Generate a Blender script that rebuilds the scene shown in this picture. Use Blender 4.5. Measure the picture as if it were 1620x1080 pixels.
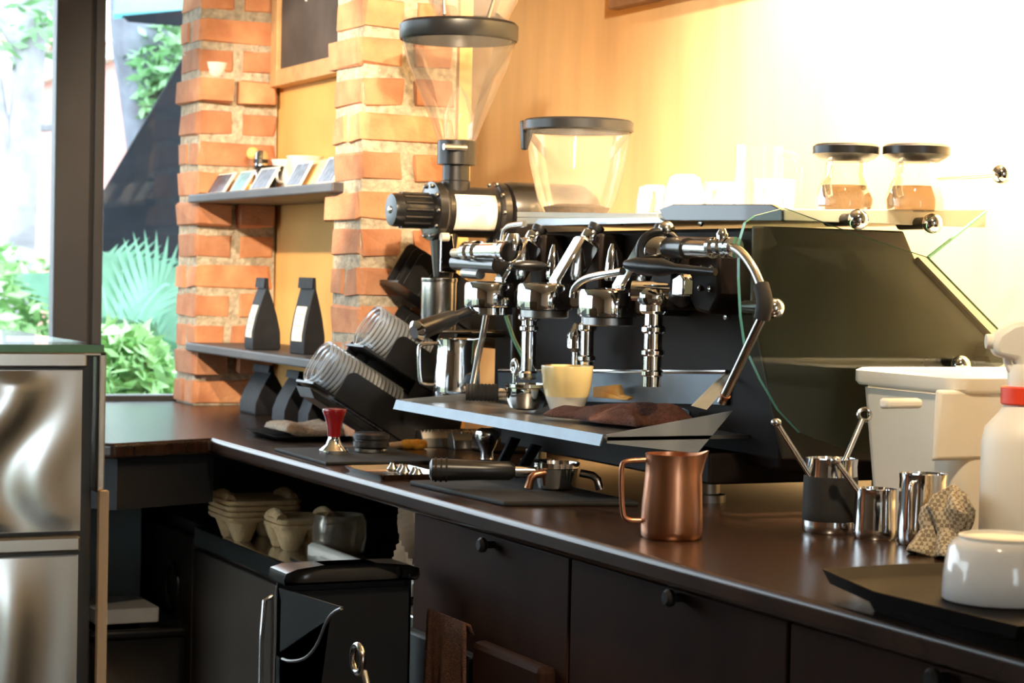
import bpy, bmesh, math, random
from mathutils import Vector, Matrix, noise as mnoise
random.seed(7)
for o in list(bpy.data.objects): bpy.data.objects.remove(o)
SC = bpy.context.scene
COL = SC.collection
V = Vector
# ------------------------------------------------------------------ camera
# world: +Y runs along the counter away from the camera, +X towards the wall behind the espresso machine, floor z=0
FPX, CXP, CYP, CAMH, CT = 3300.0, 810.0, 540.0, 1.288, 0.92
ROLL = math.atan(0.0217)
_d = V((math.cos(ROLL), math.sin(ROLL))); _p0 = V((-750.0, 400.0)); _pc = V((CXP, CYP))
_t = (_pc - _p0).dot(_d); _dist = (_pc - (_p0 + _d * _t)).length
PITCH = math.atan(_dist / FPX); YAW = math.atan(_t / math.hypot(FPX, _dist))
RT = V((math.cos(YAW), -math.sin(YAW), 0))
FW = V((math.sin(YAW) * math.cos(PITCH), math.cos(YAW) * math.cos(PITCH), -math.sin(PITCH)))
UP = RT.cross(FW)
CAM = V((0, 0, CAMH))
ixv = RT * math.cos(ROLL) + UP * math.sin(ROLL)
iyv = UP * math.cos(ROLL) - RT * math.sin(ROLL)
cd = bpy.data.cameras.new('camera'); cam = bpy.data.objects.new('camera', cd); COL.objects.link(cam)
cam.matrix_world = Matrix(((ixv.x, iyv.x, -FW.x, CAM.x), (ixv.y, iyv.y, -FW.y, CAM.y), (ixv.z, iyv.z, -FW.z, CAM.z), (0, 0, 0, 1)))
cd.sensor_width = 36; cd.lens = FPX / 1620 * 36; cd.clip_start = 0.05; cd.clip_end = 200
cd.dof.use_dof = True; cd.dof.focus_distance = 3.35; cd.dof.aperture_fstop = 9.0
SC.camera = cam
# ------------------------------------------------------------------ world, lights, exposure
w = bpy.data.worlds.new('world'); SC.world = w; w.use_nodes = True
bgn = w.node_tree.nodes['Background']; bgn.inputs[0].default_value = (0.80, 0.90, 1.0, 1); bgn.inputs[1].default_value = 7.0
SC.view_settings.view_transform = 'Standard'; SC.view_settings.look = 'None'
SC.view_settings.gamma = 1; SC.view_settings.use_curve_mapping = False
SC.view_settings.exposure = 0.0
def lamp(name, loc, tgt, power, size, blend, color, radius):
    ld = bpy.data.lights.new(name, 'SPOT'); ld.energy = power; ld.spot_size = math.radians(size); ld.spot_blend = blend
    ld.color = color; ld.shadow_soft_size = radius
    lo = bpy.data.objects.new(name, ld); COL.objects.link(lo); lo.location = loc
    lo.rotation_euler = (V(tgt) - V(loc)).to_track_quat('-Z', 'Y').to_euler()
    return lo
WARM = (1.0, 0.78, 0.52)
lamp('spot_lamp_wall', (1.88, 2.62, 2.66), (2.4, 3.00, 1.80), 860, 88, 0.6, WARM, 0.05)
lamp('spot_lamp_wall_far', (1.15, 1.50, 2.55), (2.4, 4.75, 1.68), 460, 32, 0.8, WARM, 0.04)
lamp('spot_lamp_pillar', (0.80, 2.00, 2.20), (1.76, 4.75, 1.52), 320, 30, 0.5, WARM, 0.03)
lamp('spot_lamp_niche', (0.20, 3.30, 2.18), (1.80, 4.93, 1.50), 420, 29, 0.35, WARM, 0.03)
lamp('reflection_fill_spot', (0.9, 0.3, 2.6), (1.2, -1.6, 1.0), 120, 95, 0.9, WARM, 0.06)  # unseen spot added to light wall_front for the steel refrigerator's reflection
lamp('spot_lamp_machine', (1.0, 1.4, 2.55), (1.80, 2.7, 1.05), 130, 62, 0.8, WARM, 0.04)

# ------------------------------------------------------------------ pixel helpers (1620x1080 frame of the photograph)
def ray(px, py):
    return FW * FPX + ixv * (px - CXP) - iyv * (py - CYP)
def onx(px, py, x): r = ray(px, py); return CAM + r * (x / r.x)
def ony(px, py, y): r = ray(px, py); return CAM + r * (y / r.y)
def onz(px, py, z): r = ray(px, py); return CAM + r * ((z - CAMH) / r.z)
def mpp(P): return (V(P) - CAM).dot(FW) / FPX      # metres per pixel at P
def ctr(px, py): return onz(px, py, CT)

# ------------------------------------------------------------------ materials
MATS = {}
def nmat(name):
    m = bpy.data.materials.new(name); m.use_nodes = True; MATS[name] = m
    return m, m.node_tree, m.node_tree.nodes['Principled BSDF']
def mat(name, col, rough=0.5, metal=0.0, var=0.12, scale=30, bump=0.0, stretch=(1, 1, 1), coat=0.0, alpha=1.0, spec=0.5, bscale=None, sheen=0.0):
    m, nt, p = nmat(name)
    tc = nt.nodes.new('ShaderNodeTexCoord'); mp = nt.nodes.new('ShaderNodeMapping'); mp.inputs['Scale'].default_value = stretch
    nz = nt.nodes.new('ShaderNodeTexNoise'); nz.inputs['Scale'].default_value = scale; nz.inputs['Detail'].default_value = 4
    nt.links.new(tc.outputs['Object'], mp.inputs[0]); nt.links.new(mp.outputs[0], nz.inputs['Vector'])
    rp = nt.nodes.new('ShaderNodeValToRGB')
    a = [max(0, c * (1 - var)) for c in col]; b = [min(1, c * (1 + var)) for c in col]
    rp.color_ramp.elements[0].position = 0.3; rp.color_ramp.elements[1].position = 0.7
    rp.color_ramp.elements[0].color = (*a, 1); rp.color_ramp.elements[1].color = (*b, 1)
    nt.links.new(nz.outputs['Fac'], rp.inputs[0]); nt.links.new(rp.outputs[0], p.inputs['Base Color'])
    p.inputs['Roughness'].default_value = rough; p.inputs['Metallic'].default_value = metal
    p.inputs['Coat Weight'].default_value = coat; p.inputs['Alpha'].default_value = alpha
    p.inputs['Specular IOR Level'].default_value = spec; p.inputs['Sheen Weight'].default_value = sheen
    if bump:
        n2 = nz
        if bscale:
            n2 = nt.nodes.new('ShaderNodeTexNoise'); n2.inputs['Scale'].default_value = bscale; n2.inputs['Detail'].default_value = 6
            nt.links.new(mp.outputs[0], n2.inputs['Vector'])
        bp = nt.nodes.new('ShaderNodeBump'); bp.inputs['Strength'].default_value = bump; bp.inputs['Distance'].default_value = 0.01
        nt.links.new(n2.outputs['Fac'], bp.inputs['Height']); nt.links.new(bp.outputs[0], p.inputs['Normal'])
    return m
def clear(name, tint=(1, 1, 1), refl=0.9, body=0.0, bodycol=(1, 1, 1), ior=1.45):
    """thin clear plastic or glass: see-through with a fresnel reflection, optional faint milky body"""
    m, nt, p = nmat(name)
    out = [n for n in nt.nodes if n.type == 'OUTPUT_MATERIAL'][0]
    nt.nodes.remove(p)
    tr = nt.nodes.new('ShaderNodeBsdfTransparent'); tr.inputs[0].default_value = (*tint, 1)
    gl = nt.nodes.new('ShaderNodeBsdfGlossy'); gl.inputs['Roughness'].default_value = 0.04
    fr = nt.nodes.new('ShaderNodeFresnel'); fr.inputs[0].default_value = ior
    mu = nt.nodes.new('ShaderNodeMath'); mu.operation = 'MULTIPLY'; mu.inputs[1].default_value = refl
    nt.links.new(fr.outputs[0], mu.inputs[0])
    df = nt.nodes.new('ShaderNodeBsdfDiffuse'); df.inputs[0].default_value = (*bodycol, 1)
    m1 = nt.nodes.new('ShaderNodeMixShader'); m1.inputs[0].default_value = body
    nt.links.new(tr.outputs[0], m1.inputs[1]); nt.links.new(df.outputs[0], m1.inputs[2])
    m2 = nt.nodes.new('ShaderNodeMixShader')
    nt.links.new(mu.outputs[0], m2.inputs[0]); nt.links.new(m1.outputs[0], m2.inputs[1]); nt.links.new(gl.outputs[0], m2.inputs[2])
    nt.links.new(m2.outputs[0], out.inputs[0])
    return m
def brickmat():
    m, nt, p = nmat('brick')
    tc = nt.nodes.new('ShaderNodeTexCoord'); oi = nt.nodes.new('ShaderNodeObjectInfo')
    nz = nt.nodes.new('ShaderNodeTexNoise'); nz.inputs['Scale'].default_value = 14; nz.inputs['Detail'].default_value = 5
    ad = nt.nodes.new('ShaderNodeVectorMath'); ad.operation = 'ADD'
    nt.links.new(tc.outputs['Object'], ad.inputs[0]); nt.links.new(oi.outputs['Random'], ad.inputs[1]); nt.links.new(ad.outputs[0], nz.inputs['Vector'])
    rp = nt.nodes.new('ShaderNodeValToRGB')
    rp.color_ramp.elements[0].position = 0.25; rp.color_ramp.elements[1].position = 0.75
    rp.color_ramp.elements[0].color = (0.47, 0.19, 0.095, 1); rp.color_ramp.elements[1].color = (0.70, 0.37, 0.20, 1)
    r2 = nt.nodes.new('ShaderNodeValToRGB'); r2.color_ramp.elements[0].color = (0.72, 0.68, 0.7, 1); r2.color_ramp.elements[1].color = (1.12, 1.05, 1.0, 1)
    nt.links.new(oi.outputs['Random'], r2.inputs[0])
    mx = nt.nodes.new('ShaderNodeMix'); mx.data_type = 'RGBA'; mx.blend_type = 'MULTIPLY'; mx.inputs[0].default_value = 1
    nt.links.new(nz.outputs['Fac'], rp.inputs[0]); nt.links.new(rp.outputs[0], mx.inputs[6]); nt.links.new(r2.outputs[0], mx.inputs[7])
    nt.links.new(mx.outputs[2], p.inputs['Base Color']); p.inputs['Roughness'].default_value = 0.9
    n2 = nt.nodes.new('ShaderNodeTexNoise'); n2.inputs['Scale'].default_value = 120; n2.inputs['Detail'].default_value = 5
    nt.links.new(ad.outputs[0], n2.inputs['Vector'])
    bp = nt.nodes.new('ShaderNodeBump'); bp.inputs['Strength'].default_value = 0.5; bp.inputs['Distance'].default_value = 0.004
    nt.links.new(n2.outputs['Fac'], bp.inputs['Height']); nt.links.new(bp.outputs[0], p.inputs['Normal'])
brickmat()
mat('mortar', (0.46, 0.40, 0.31), 0.95, var=0.3, scale=60, bump=0.8, bscale=90)
mat('plaster', (0.90, 0.70, 0.40), 0.75, var=0.10, scale=5, stretch=(1, 2.0, 0.35), bump=0.05)
mat('niche_plaster', (0.80, 0.46, 0.15), 0.8, var=0.06, scale=6)
mat('floor_tile', (0.10, 0.09, 0.085), 0.5, var=0.2, scale=3)
mat('ceiling_paint', (0.55, 0.50, 0.44), 0.9, var=0.05, scale=2)
mat('cafe_wall', (0.62, 0.52, 0.40), 0.8, var=0.1, scale=2)
mat('cafe_paint', (0.16, 0.13, 0.11), 0.7, var=0.1, scale=3)
mat('dark_paint', (0.026, 0.026, 0.028), 0.5, spec=0.2, var=0.1, scale=8)
mat('frame_metal', (0.055, 0.055, 0.062), 0.45, var=0.08, scale=8)
mat('teal_wall', (0.20, 0.26, 0.27), 0.7, var=0.15, scale=5)
mat('worktop_wood', (0.032, 0.015, 0.009), 0.26, var=0.4, scale=14, stretch=(6, 0.6, 1), spec=0.45)
mat('cabinet_wood', (0.036, 0.016, 0.010), 0.55, var=0.18, scale=10, stretch=(1, 1, 0.15), spec=0.05)
mat('shelf_wood', (0.055, 0.050, 0.055), 0.5, var=0.25, scale=20, stretch=(3, 0.4, 1))
mat('pale_wood', (0.72, 0.52, 0.32), 0.7, var=0.15, scale=25, stretch=(1, 1, 0.1))
mat('frame_wood', (0.62, 0.36, 0.16), 0.6, var=0.15, scale=25)
mat('chalkboard', (0.085, 0.065, 0.058), 0.85, var=0.25, scale=8)
mat('chalk', (0.85, 0.83, 0.80), 0.95)
mat('chrome', (0.80, 0.80, 0.80), 0.07, 1.0, var=0.02)
mat('steel', (0.62, 0.61, 0.59), 0.20, 1.0, var=0.05, scale=40)
mat('steel_brushed', (0.58, 0.56, 0.53), 0.24, 1.0, var=0.08, scale=6, stretch=(1, 1, 0.12), bump=0.04)
mat('steel_dark', (0.30, 0.29, 0.28), 0.32, 1.0, var=0.1, scale=10)
mat('steel_sheet', (0.46, 0.50, 0.54), 0.38, 0.75, var=0.06, scale=12)
mat('copper', (0.58, 0.27, 0.15), 0.30, 1.0, var=0.05, scale=20)
mat('black_plastic', (0.012, 0.012, 0.013), 0.32, var=0.1)
mat('bin_lid', (0.035, 0.032, 0.030), 0.22, var=0.1)
mat('black_matte', (0.016, 0.015, 0.015), 0.6, var=0.15)
mat('black_metal', (0.018, 0.016, 0.015), 0.28, var=0.1, coat=0.3)
mat('tray_black', (0.010, 0.008, 0.0075), 0.6, var=0.1, spec=0.06)
mat('body_black', (0.014, 0.010, 0.009), 0.5, var=0.15, spec=0.07)
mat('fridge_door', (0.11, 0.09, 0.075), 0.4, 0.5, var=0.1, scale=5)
mat('lip_steel', (0.13, 0.165, 0.20), 0.4, 0.5, var=0.08)
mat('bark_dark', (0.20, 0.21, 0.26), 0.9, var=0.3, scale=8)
mat('black_rubber', (0.014, 0.013, 0.012), 0.75, var=0.2, bump=0.1)
mat('olive_panel', (0.050, 0.041, 0.028), 0.35, var=0.08, scale=6)
mat('beige_metal', (0.56, 0.52, 0.42), 0.40, var=0.06, scale=8)
mat('white_plastic', (0.82, 0.78, 0.68), 0.45, var=0.04, scale=6)
mat('white_ceramic', (0.86, 0.85, 0.82), 0.15, var=0.02, coat=0.5)
mat('cup_white', (0.58, 0.56, 0.52), 0.25, var=0.03, coat=0.3)
mat('yellow_ceramic', (0.60, 0.47, 0.22), 0.18, var=0.03, coat=0.5)
mat('grey_ceramic', (0.50, 0.50, 0.47), 0.2, var=0.04, coat=0.5)
mat('red_plastic', (0.80, 0.06, 0.02), 0.4)
mat('red_gloss', (0.30, 0.010, 0.012), 0.18, coat=0.6)
mat('paper', (0.82, 0.76, 0.68), 0.85, var=0.04, scale=20)
mat('ink', (0.30, 0.27, 0.25), 0.9)
mat('bag_black', (0.010, 0.011, 0.015), 0.6, spec=0.2, var=0.15, scale=20, bump=0.15, bscale=40)
mat('pulp', (0.62, 0.43, 0.22), 0.95, var=0.15, scale=40, bump=0.4, bscale=120)
mat('kraft', (0.34, 0.22, 0.13), 0.9, var=0.2, scale=20, bump=0.3)
mat('brown_cloth', (0.092, 0.031, 0.017), 0.95, var=0.3, scale=150, bump=0.6, bscale=300)
mat('brown_towel', (0.11, 0.045, 0.025), 0.95, var=0.25, scale=120, bump=0.6, bscale=300)
mat('beige_cloth', (0.45, 0.36, 0.27), 0.95, var=0.2, scale=120, bump=0.5, bscale=250)
mat('orange_bristle', (0.85, 0.38, 0.04), 0.8, var=0.2, scale=80)
mat('orange_card', (0.90, 0.55, 0.18), 0.7)
mat('coffee', (0.05, 0.025, 0.014), 0.9, var=0.4, scale=90, bump=0.6)
mat('glass_edge', (0.16, 0.42, 0.28), 0.2, var=0.05)
mat('photo_print', (0.085, 0.105, 0.16), 0.4, var=0.75, scale=45)
mat('photo_print_teal', (0.13, 0.32, 0.37), 0.4, var=0.5, scale=40)
mat('green_card', (0.30, 0.36, 0.24), 0.6, var=0.2)
mat('tan_card', (0.72, 0.48, 0.22), 0.7)
mat('leaf', (0.24, 0.46, 0.22), 0.55, var=0.5, scale=3)  # lightened green: outdoor haze and overexposure painted into the colour
mat('leaf_pale', (0.36, 0.58, 0.26), 0.55, var=0.4, scale=3)  # paler green, with the same outdoor haze in the colour
mat('palm_leaf', (0.22, 0.44, 0.32), 0.5, var=0.3, scale=6)  # palm green lightened to carry the washed-out daylight
mat('bark', (0.42, 0.40, 0.44), 0.9, var=0.3, scale=8)  # pale lavender paints the overexposed daylight into the bark
mat('pink_render', (0.80, 0.38, 0.34), 0.8, var=0.05)
mat('white_render', (0.80, 0.80, 0.80), 0.8, var=0.04)
mat('navy_tarp', (0.009, 0.012, 0.018), 0.6, var=0.3, scale=4, spec=0.15)
mat('teal_awning', (0.10, 0.42, 0.48), 0.6, var=0.15, scale=4)
mat('soil', (0.12, 0.13, 0.07), 0.95, var=0.3, scale=4)
mat('red_flower', (0.7, 0.10, 0.08), 0.6)
mat('lamp_globe', (0.95, 0.95, 0.95), 0.3)
mat('amber_glass', (0.75, 0.42, 0.10), 0.1, coat=0.5)
clear('clear_plastic', (0.97, 0.96, 0.95), 0.45, 0.05)
clear('hopper_plastic', (0.98, 0.965, 0.95), 0.45, 0.07, (0.9, 0.8, 0.7))
clear('clear_glass', (0.97, 0.98, 0.97), 0.5, 0.03)
clear('window_glass', (0.95, 0.98, 0.98), 0.6, 0.0)
clear('side_glass', (0.80, 0.86, 0.82), 0.8, 0.0)
clear('frosted', (0.82, 0.78, 0.70), 0.5, 0.18, (0.45, 0.38, 0.30))
clear('refraction_tint', (0.75, 0.62, 0.48), 0.5, 0.35, (0.16, 0.11, 0.07))  # brown tone imitates the dark refractions in the jar glass
clear('cup_plastic', (0.92, 0.94, 0.96), 0.6, 0.05, (0.8, 0.85, 0.92))
clear('cup_rim', (0.9, 0.93, 0.96), 0.8, 0.28, (0.85, 0.88, 0.92))
def checkmat():
    m, nt, p = nmat('check_cloth')
    tc = nt.nodes.new('ShaderNodeTexCoord')
    ck = nt.nodes.new('ShaderNodeTexChecker'); ck.inputs['Scale'].default_value = 190
    ck.inputs['Color1'].default_value = (0.50, 0.42, 0.29, 1); ck.inputs['Color2'].default_value = (0.22, 0.17, 0.11, 1)
    nt.links.new(tc.outputs['Object'], ck.inputs['Vector']); nt.links.new(ck.outputs[0], p.inputs['Base Color']); p.inputs['Roughness'].default_value = 0.95
checkmat()

# ------------------------------------------------------------------ mesh builder
ORG = {}
class MB:
    def __init__(s): s.v = []; s.f = []; s.mi = []; s.cur = 0
    def add(s, vs, fs):
        b = len(s.v); s.v += [V(p) for p in vs]; s.f += [tuple(i + b for i in f) for f in fs]; s.mi += [s.cur] * len(fs); return s
    def box(s, c, d, R=None, taper=1.0):
        c = V(c); h = V(d) / 2
        vs = []
        for z in (-1, 1):
            k = taper if z > 0 else 1
            for x, y in ((-1, -1), (1, -1), (1, 1), (-1, 1)):
                p = V((x * h.x * k, y * h.y * k, z * h.z)); vs.append(c + (R @ p if R else p))
        return s.add(vs, [(3, 2, 1, 0), (4, 5, 6, 7), (0, 1, 5, 4), (1, 2, 6, 5), (2, 3, 7, 6), (3, 0, 4, 7)])
    def bb(s, x0, x1, y0, y1, z0, z1): return s.box(((x0 + x1) / 2, (y0 + y1) / 2, (z0 + z1) / 2), (abs(x1 - x0), abs(y1 - y0), abs(z1 - z0)))
    def loft(s, rings, cap0=True, cap1=True, closed=False):
        n = len(rings[0]); vs = [p for r in rings for p in r]; fs = []
        m = len(rings)
        for k in range(m if closed else m - 1):
            k2 = (k + 1) % m
            for i in range(n):
                j = (i + 1) % n; fs.append((k * n + i, k * n + j, k2 * n + j, k2 * n + i))
        if not closed:
            if cap0: fs.append(tuple(range(n - 1, -1, -1)))
            if cap1: fs.append(tuple(range((m - 1) * n, m * n)))
        return s.add(vs, fs)
    def lathe(s, prof, c, axis=(0, 0, 1), seg=32, cap=True):
        """prof: (radius, height) pairs from c along axis"""
        a = V(axis).normalized(); u = a.orthogonal().normalized(); v2 = a.cross(u); c = V(c)
        rings = []
        for r, h in prof:
            r = max(r, 1e-5)
            rings.append([c + a * h + (u * math.cos(t) + v2 * math.sin(t)) * r for t in [2 * math.pi * i / seg for i in range(seg)]])
        return s.loft(rings, cap, cap)
    def cyl(s, p0, p1, r0, r1=None, seg=20, cap=True):
        p0 = V(p0); p1 = V(p1); d = p1 - p0
        return s.lathe([(r0, 0), (r0 if r1 is None else r1, d.length)], p0, d, seg, cap)
    def tube(s, pts, r, seg=10, cap=True, closed=False, smooth=0):
        P = [V(p) for p in pts]
        for _ in range(smooth):
            Q = [P[0]] if not closed else []
            for i in range(len(P) - (0 if closed else 1)):
                a, b = P[i], P[(i + 1) % len(P)]; Q += [a * .75 + b * .25, a * .25 + b * .75]
            if not closed: Q.append(P[-1])
            P = Q
        n = len(P); rings = []; u = None
        for i in range(n):
            if closed: t = P[(i + 1) % n] - P[i - 1]
            else: t = P[min(i + 1, n - 1)] - P[max(i - 1, 0)]
            t.normalize()
            if u is None: u = t.orthogonal().normalized()
            else: u = (u - t * u.dot(t)).normalized()
            w2 = t.cross(u); rr = r[i * (len(r) - 1) // max(1, n - 1)] if isinstance(r, (list, tuple)) else r
            rings.append([P[i] + (u * math.cos(k) + w2 * math.sin(k)) * rr for k in [2 * math.pi * q / seg for q in range(seg)]])
        return s.loft(rings, cap, cap, closed)
    def sphere(s, c, r, seg=20, rings=12, sc=(1, 1, 1)):
        c = V(c); R = []
        for k in range(rings + 1):
            ph = math.pi * k / rings; rr = max(math.sin(ph), 1e-4)
            R.append([c + V((math.cos(t) * rr * r * sc[0], math.sin(t) * rr * r * sc[1], -math.cos(ph) * r * sc[2])) for t in [2 * math.pi * i / seg for i in range(seg)]])
        return s.loft(R)
    def prism(s, poly, off):
        """flat polygon (3D points) extruded by vector off"""
        A = [V(p) for p in poly]; B = [p + V(off) for p in A]; n = len(A)
        return s.add(A + B, [tuple(range(n - 1, -1, -1)), tuple(range(n, 2 * n))] + [(i, (i + 1) % n, n + (i + 1) % n, n + i) for i in range(n)])
    def grid(s, fn, nu, nv):
        vs = [fn(i / nu, j / nv) for i in range(nu + 1) for j in range(nv + 1)]
        fs = [(i * (nv + 1) + j, (i + 1) * (nv + 1) + j, (i + 1) * (nv + 1) + j + 1, i * (nv + 1) + j + 1) for i in range(nu) for j in range(nv)]
        return s.add(vs, fs)
    def build(s, name, m, parent=None, org=None, smooth=True, bevel=0.0, kind=None, solid=0.0, sub=0, ang=38, wn=False):
        if parent is not None: org = ORG[parent]
        elif org is None:
            lo = [min(p[i] for p in s.v) for i in range(3)]; hi = [max(p[i] for p in s.v) for i in range(3)]
            org = V(((lo[0] + hi[0]) / 2, (lo[1] + hi[1]) / 2, lo[2]))
        org = V(org)
        me = bpy.data.meshes.new(name); me.from_pydata([p - org for p in s.v], [], s.f); me.update()
        bm = bmesh.new(); bm.from_mesh(me); bmesh.ops.recalc_face_normals(bm, faces=bm.faces); bm.to_mesh(me); bm.free()
        for mm in (m if isinstance(m, (list, tuple)) else [m]): me.materials.append(MATS[mm])
        for i, p in enumerate(me.polygons): p.material_index = s.mi[i]; p.use_smooth = smooth
        if smooth: me.set_sharp_from_angle(angle=math.radians(ang))
        o = bpy.data.objects.new(name, me); COL.objects.link(o)
        if parent is not None: o.parent = parent
        else: o.location = org
        ORG[o] = org
        if bevel:
            md = o.modifiers.new('bevel', 'BEVEL'); md.width = bevel; md.segments = 2; md.limit_method = 'ANGLE'; md.angle_limit = math.radians(40)
        if solid:
            md = o.modifiers.new('thickness', 'SOLIDIFY'); md.thickness = solid; md.offset = 0
        if sub:
            md = o.modifiers.new('smooth', 'SUBSURF'); md.levels = sub; md.render_levels = sub
        if wn: md = o.modifiers.new('weighted_normals', 'WEIGHTED_NORMAL'); md.keep_sharp = True; md.weight = 100
        if kind: o['kind'] = kind
        return o
def tag(o, label, cat, group=None):
    o['label'] = label; o['category'] = cat
    if group: o['group'] = group
    return o
def thing(name, label, cat, loc, group=None):
    o = bpy.data.objects.new(name, None); COL.objects.link(o); o.location = loc; o.empty_display_size = 0.05
    ORG[o] = V(loc); return tag(o, label, cat, group)
def struct(o): o['kind'] = 'structure'; return o
def copy_tree(o, parent=None):
    c = o.copy(); COL.objects.link(c); c.parent = parent
    if parent is None: ORG[c] = ORG[o]
    for ch in list(o.children): copy_tree(ch, c)
    return c
def rrect(cx, cy, w, d, r, z, n=5, R=None):
    pts = []
    for sx, sy, a0 in ((1, 1, 0), (-1, 1, 90), (-1, -1, 180), (1, -1, 270)):
        for k in range(n + 1):
            a = math.radians(a0 + 90 * k / n)
            p = V((sx * (w / 2 - r) + r * math.cos(a), sy * (d / 2 - r) + r * math.sin(a), 0))
            if R: p = R @ p
            pts.append(V((cx, cy, z)) + p)
    return pts
def rotz(a): return Matrix.Rotation(math.radians(a), 3, 'Z')
def tris(o): pass
# ================================================================== the setting
WX = 2.40      # face of the plaster wall behind the machine
WY = 5.60      # plane of the window
LX = -2.7; FY0 = -1.6
struct(MB().bb(LX - .1, 2.6, FY0 - .1, 5.75, -0.06, 0.0).build('floor', 'floor_tile', smooth=False))
struct(MB().bb(LX - .1, 2.6, FY0 - .1, 5.75, 2.75, 2.85).build('ceiling', 'ceiling_paint', smooth=False))
struct(MB().bb(WX, WX + 0.12, FY0, 5.75, 0.0, 2.75).build('wall_right', 'plaster', smooth=False))
mb = MB(); mb.bb(LX, .55, FY0 - .1, FY0, 0.0, 2.75); mb.bb(1.25, WX, FY0 - .1, FY0, 0.0, 2.75); mb.bb(.55, 1.25, FY0 - .1, FY0, 2.2, 2.75)
struct(mb.build('wall_front', 'cafe_wall', smooth=False))
dr = struct(MB().bb(.55, .61, FY0 - .08, FY0 - .02, 0, 2.2).build('reflection_door', 'frame_metal', smooth=False))  # unseen glazed door added to put bluish streaks in the refrigerator's reflection
MB().bb(1.19, 1.25, FY0 - .08, FY0 - .02, 0, 2.2).build('door_stile', 'frame_metal', dr, smooth=False)
MB().bb(.61, 1.19, FY0 - .08, FY0 - .02, 0, .12).build('door_rail', 'frame_metal', dr, smooth=False)
MB().bb(.61, 1.19, FY0 - .08, FY0 - .02, 2.12, 2.2).build('door_rail', 'frame_metal', dr, smooth=False)
MB().bb(.61, 1.19, FY0 - .054, FY0 - .048, .12, 2.12).build('door_pane', 'window_glass', dr, smooth=False)
mb = MB(); mb.bb(LX - .1, LX, FY0, 3.3, 0, 2.75); mb.bb(LX - .1, LX, 3.3, 5.75, 0, .12); mb.bb(LX - .1, LX, 3.3, 5.75, 2.5, 2.75)
struct(mb.build('wall_left', 'cafe_paint', smooth=False))
w2 = struct(MB().bb(LX - .08, LX - .02, 3.3, 5.7, .12, .18).build('window_2', 'frame_metal', smooth=False))
for y in (3.3, 4.5, 5.62): MB().bb(LX - .08, LX - .02, y, y + .08, .18, 2.5).build('mullion', 'frame_metal', w2, smooth=False)
for y in (3.38, 4.58): MB().bb(LX - .054, LX - .048, y, y + 1.08, .18, 2.5).build('pane', 'window_glass', w2, smooth=False)
mb = MB(); mb.bb(LX, 1.68, WY, WY + 0.12, 0.0, 0.90); mb.bb(LX, 1.68, WY, WY + 0.12, 2.55, 2.75); mb.bb(1.68, WX, WY, WY + 0.12, 0.0, 2.75)
struct(mb.build('wall_back', 'teal_wall', smooth=False))
# window: dark metal frame with a double mullion, two big panes
win = MB().bb(LX, 1.68, WY - 0.01, WY + 0.06, 0.90, 0.935).build('window_1', 'frame_metal', smooth=False, bevel=0.003); struct(win)
xl, xg, xr = ony(86, 300, WY).x, ony(144, 300, WY).x, ony(164, 300, WY).x
MB().bb(xl, xg - 0.003, WY - 0.004, WY + 0.05, 0.935, 2.55).build('mullion', 'frame_metal', win, bevel=0.004, smooth=False)
MB().bb(xg - 0.003, xg + 0.007, WY + 0.004, WY + 0.05, 0.935, 2.55).build('mullion_groove', 'black_matte', win, smooth=False)
MB().bb(xg + 0.007, xr, WY - 0.004, WY + 0.05, 0.935, 2.55).build('mullion', 'frame_metal', win, bevel=0.004, smooth=False)
MB().bb(xl - 1.35, xl - 1.25, WY - 0.03, WY + 0.06, 0.935, 2.55).build('mullion', 'frame_metal', win, bevel=0.004, smooth=False)
for a, b in ((xr, 1.68), (xl - 1.25, xl), (LX, xl - 1.35)):
    MB().bb(a, b, WY + 0.010, WY + 0.016, 0.935, 2.55).build('pane', 'window_glass', win, smooth=False)
# worktop
E0 = 1.34
poly = [(E0, 0.55), (E0, 4.343), (1.105, 4.254), (1.00, 4.37), (0.92, WY), (WX, WY), (WX, 0.55)]
wt = MB().prism([(x, y, CT - 0.034) for x, y in poly], (0, 0, 0.034)).build('worktop', 'worktop_wood', smooth=True, bevel=0.010, ang=25); wt.modifiers['bevel'].segments = 5; wt.modifiers['bevel'].harden_normals = True
tag(wt, 'dark stained L-shaped wooden worktop carrying the coffee machine', 'worktop')
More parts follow.
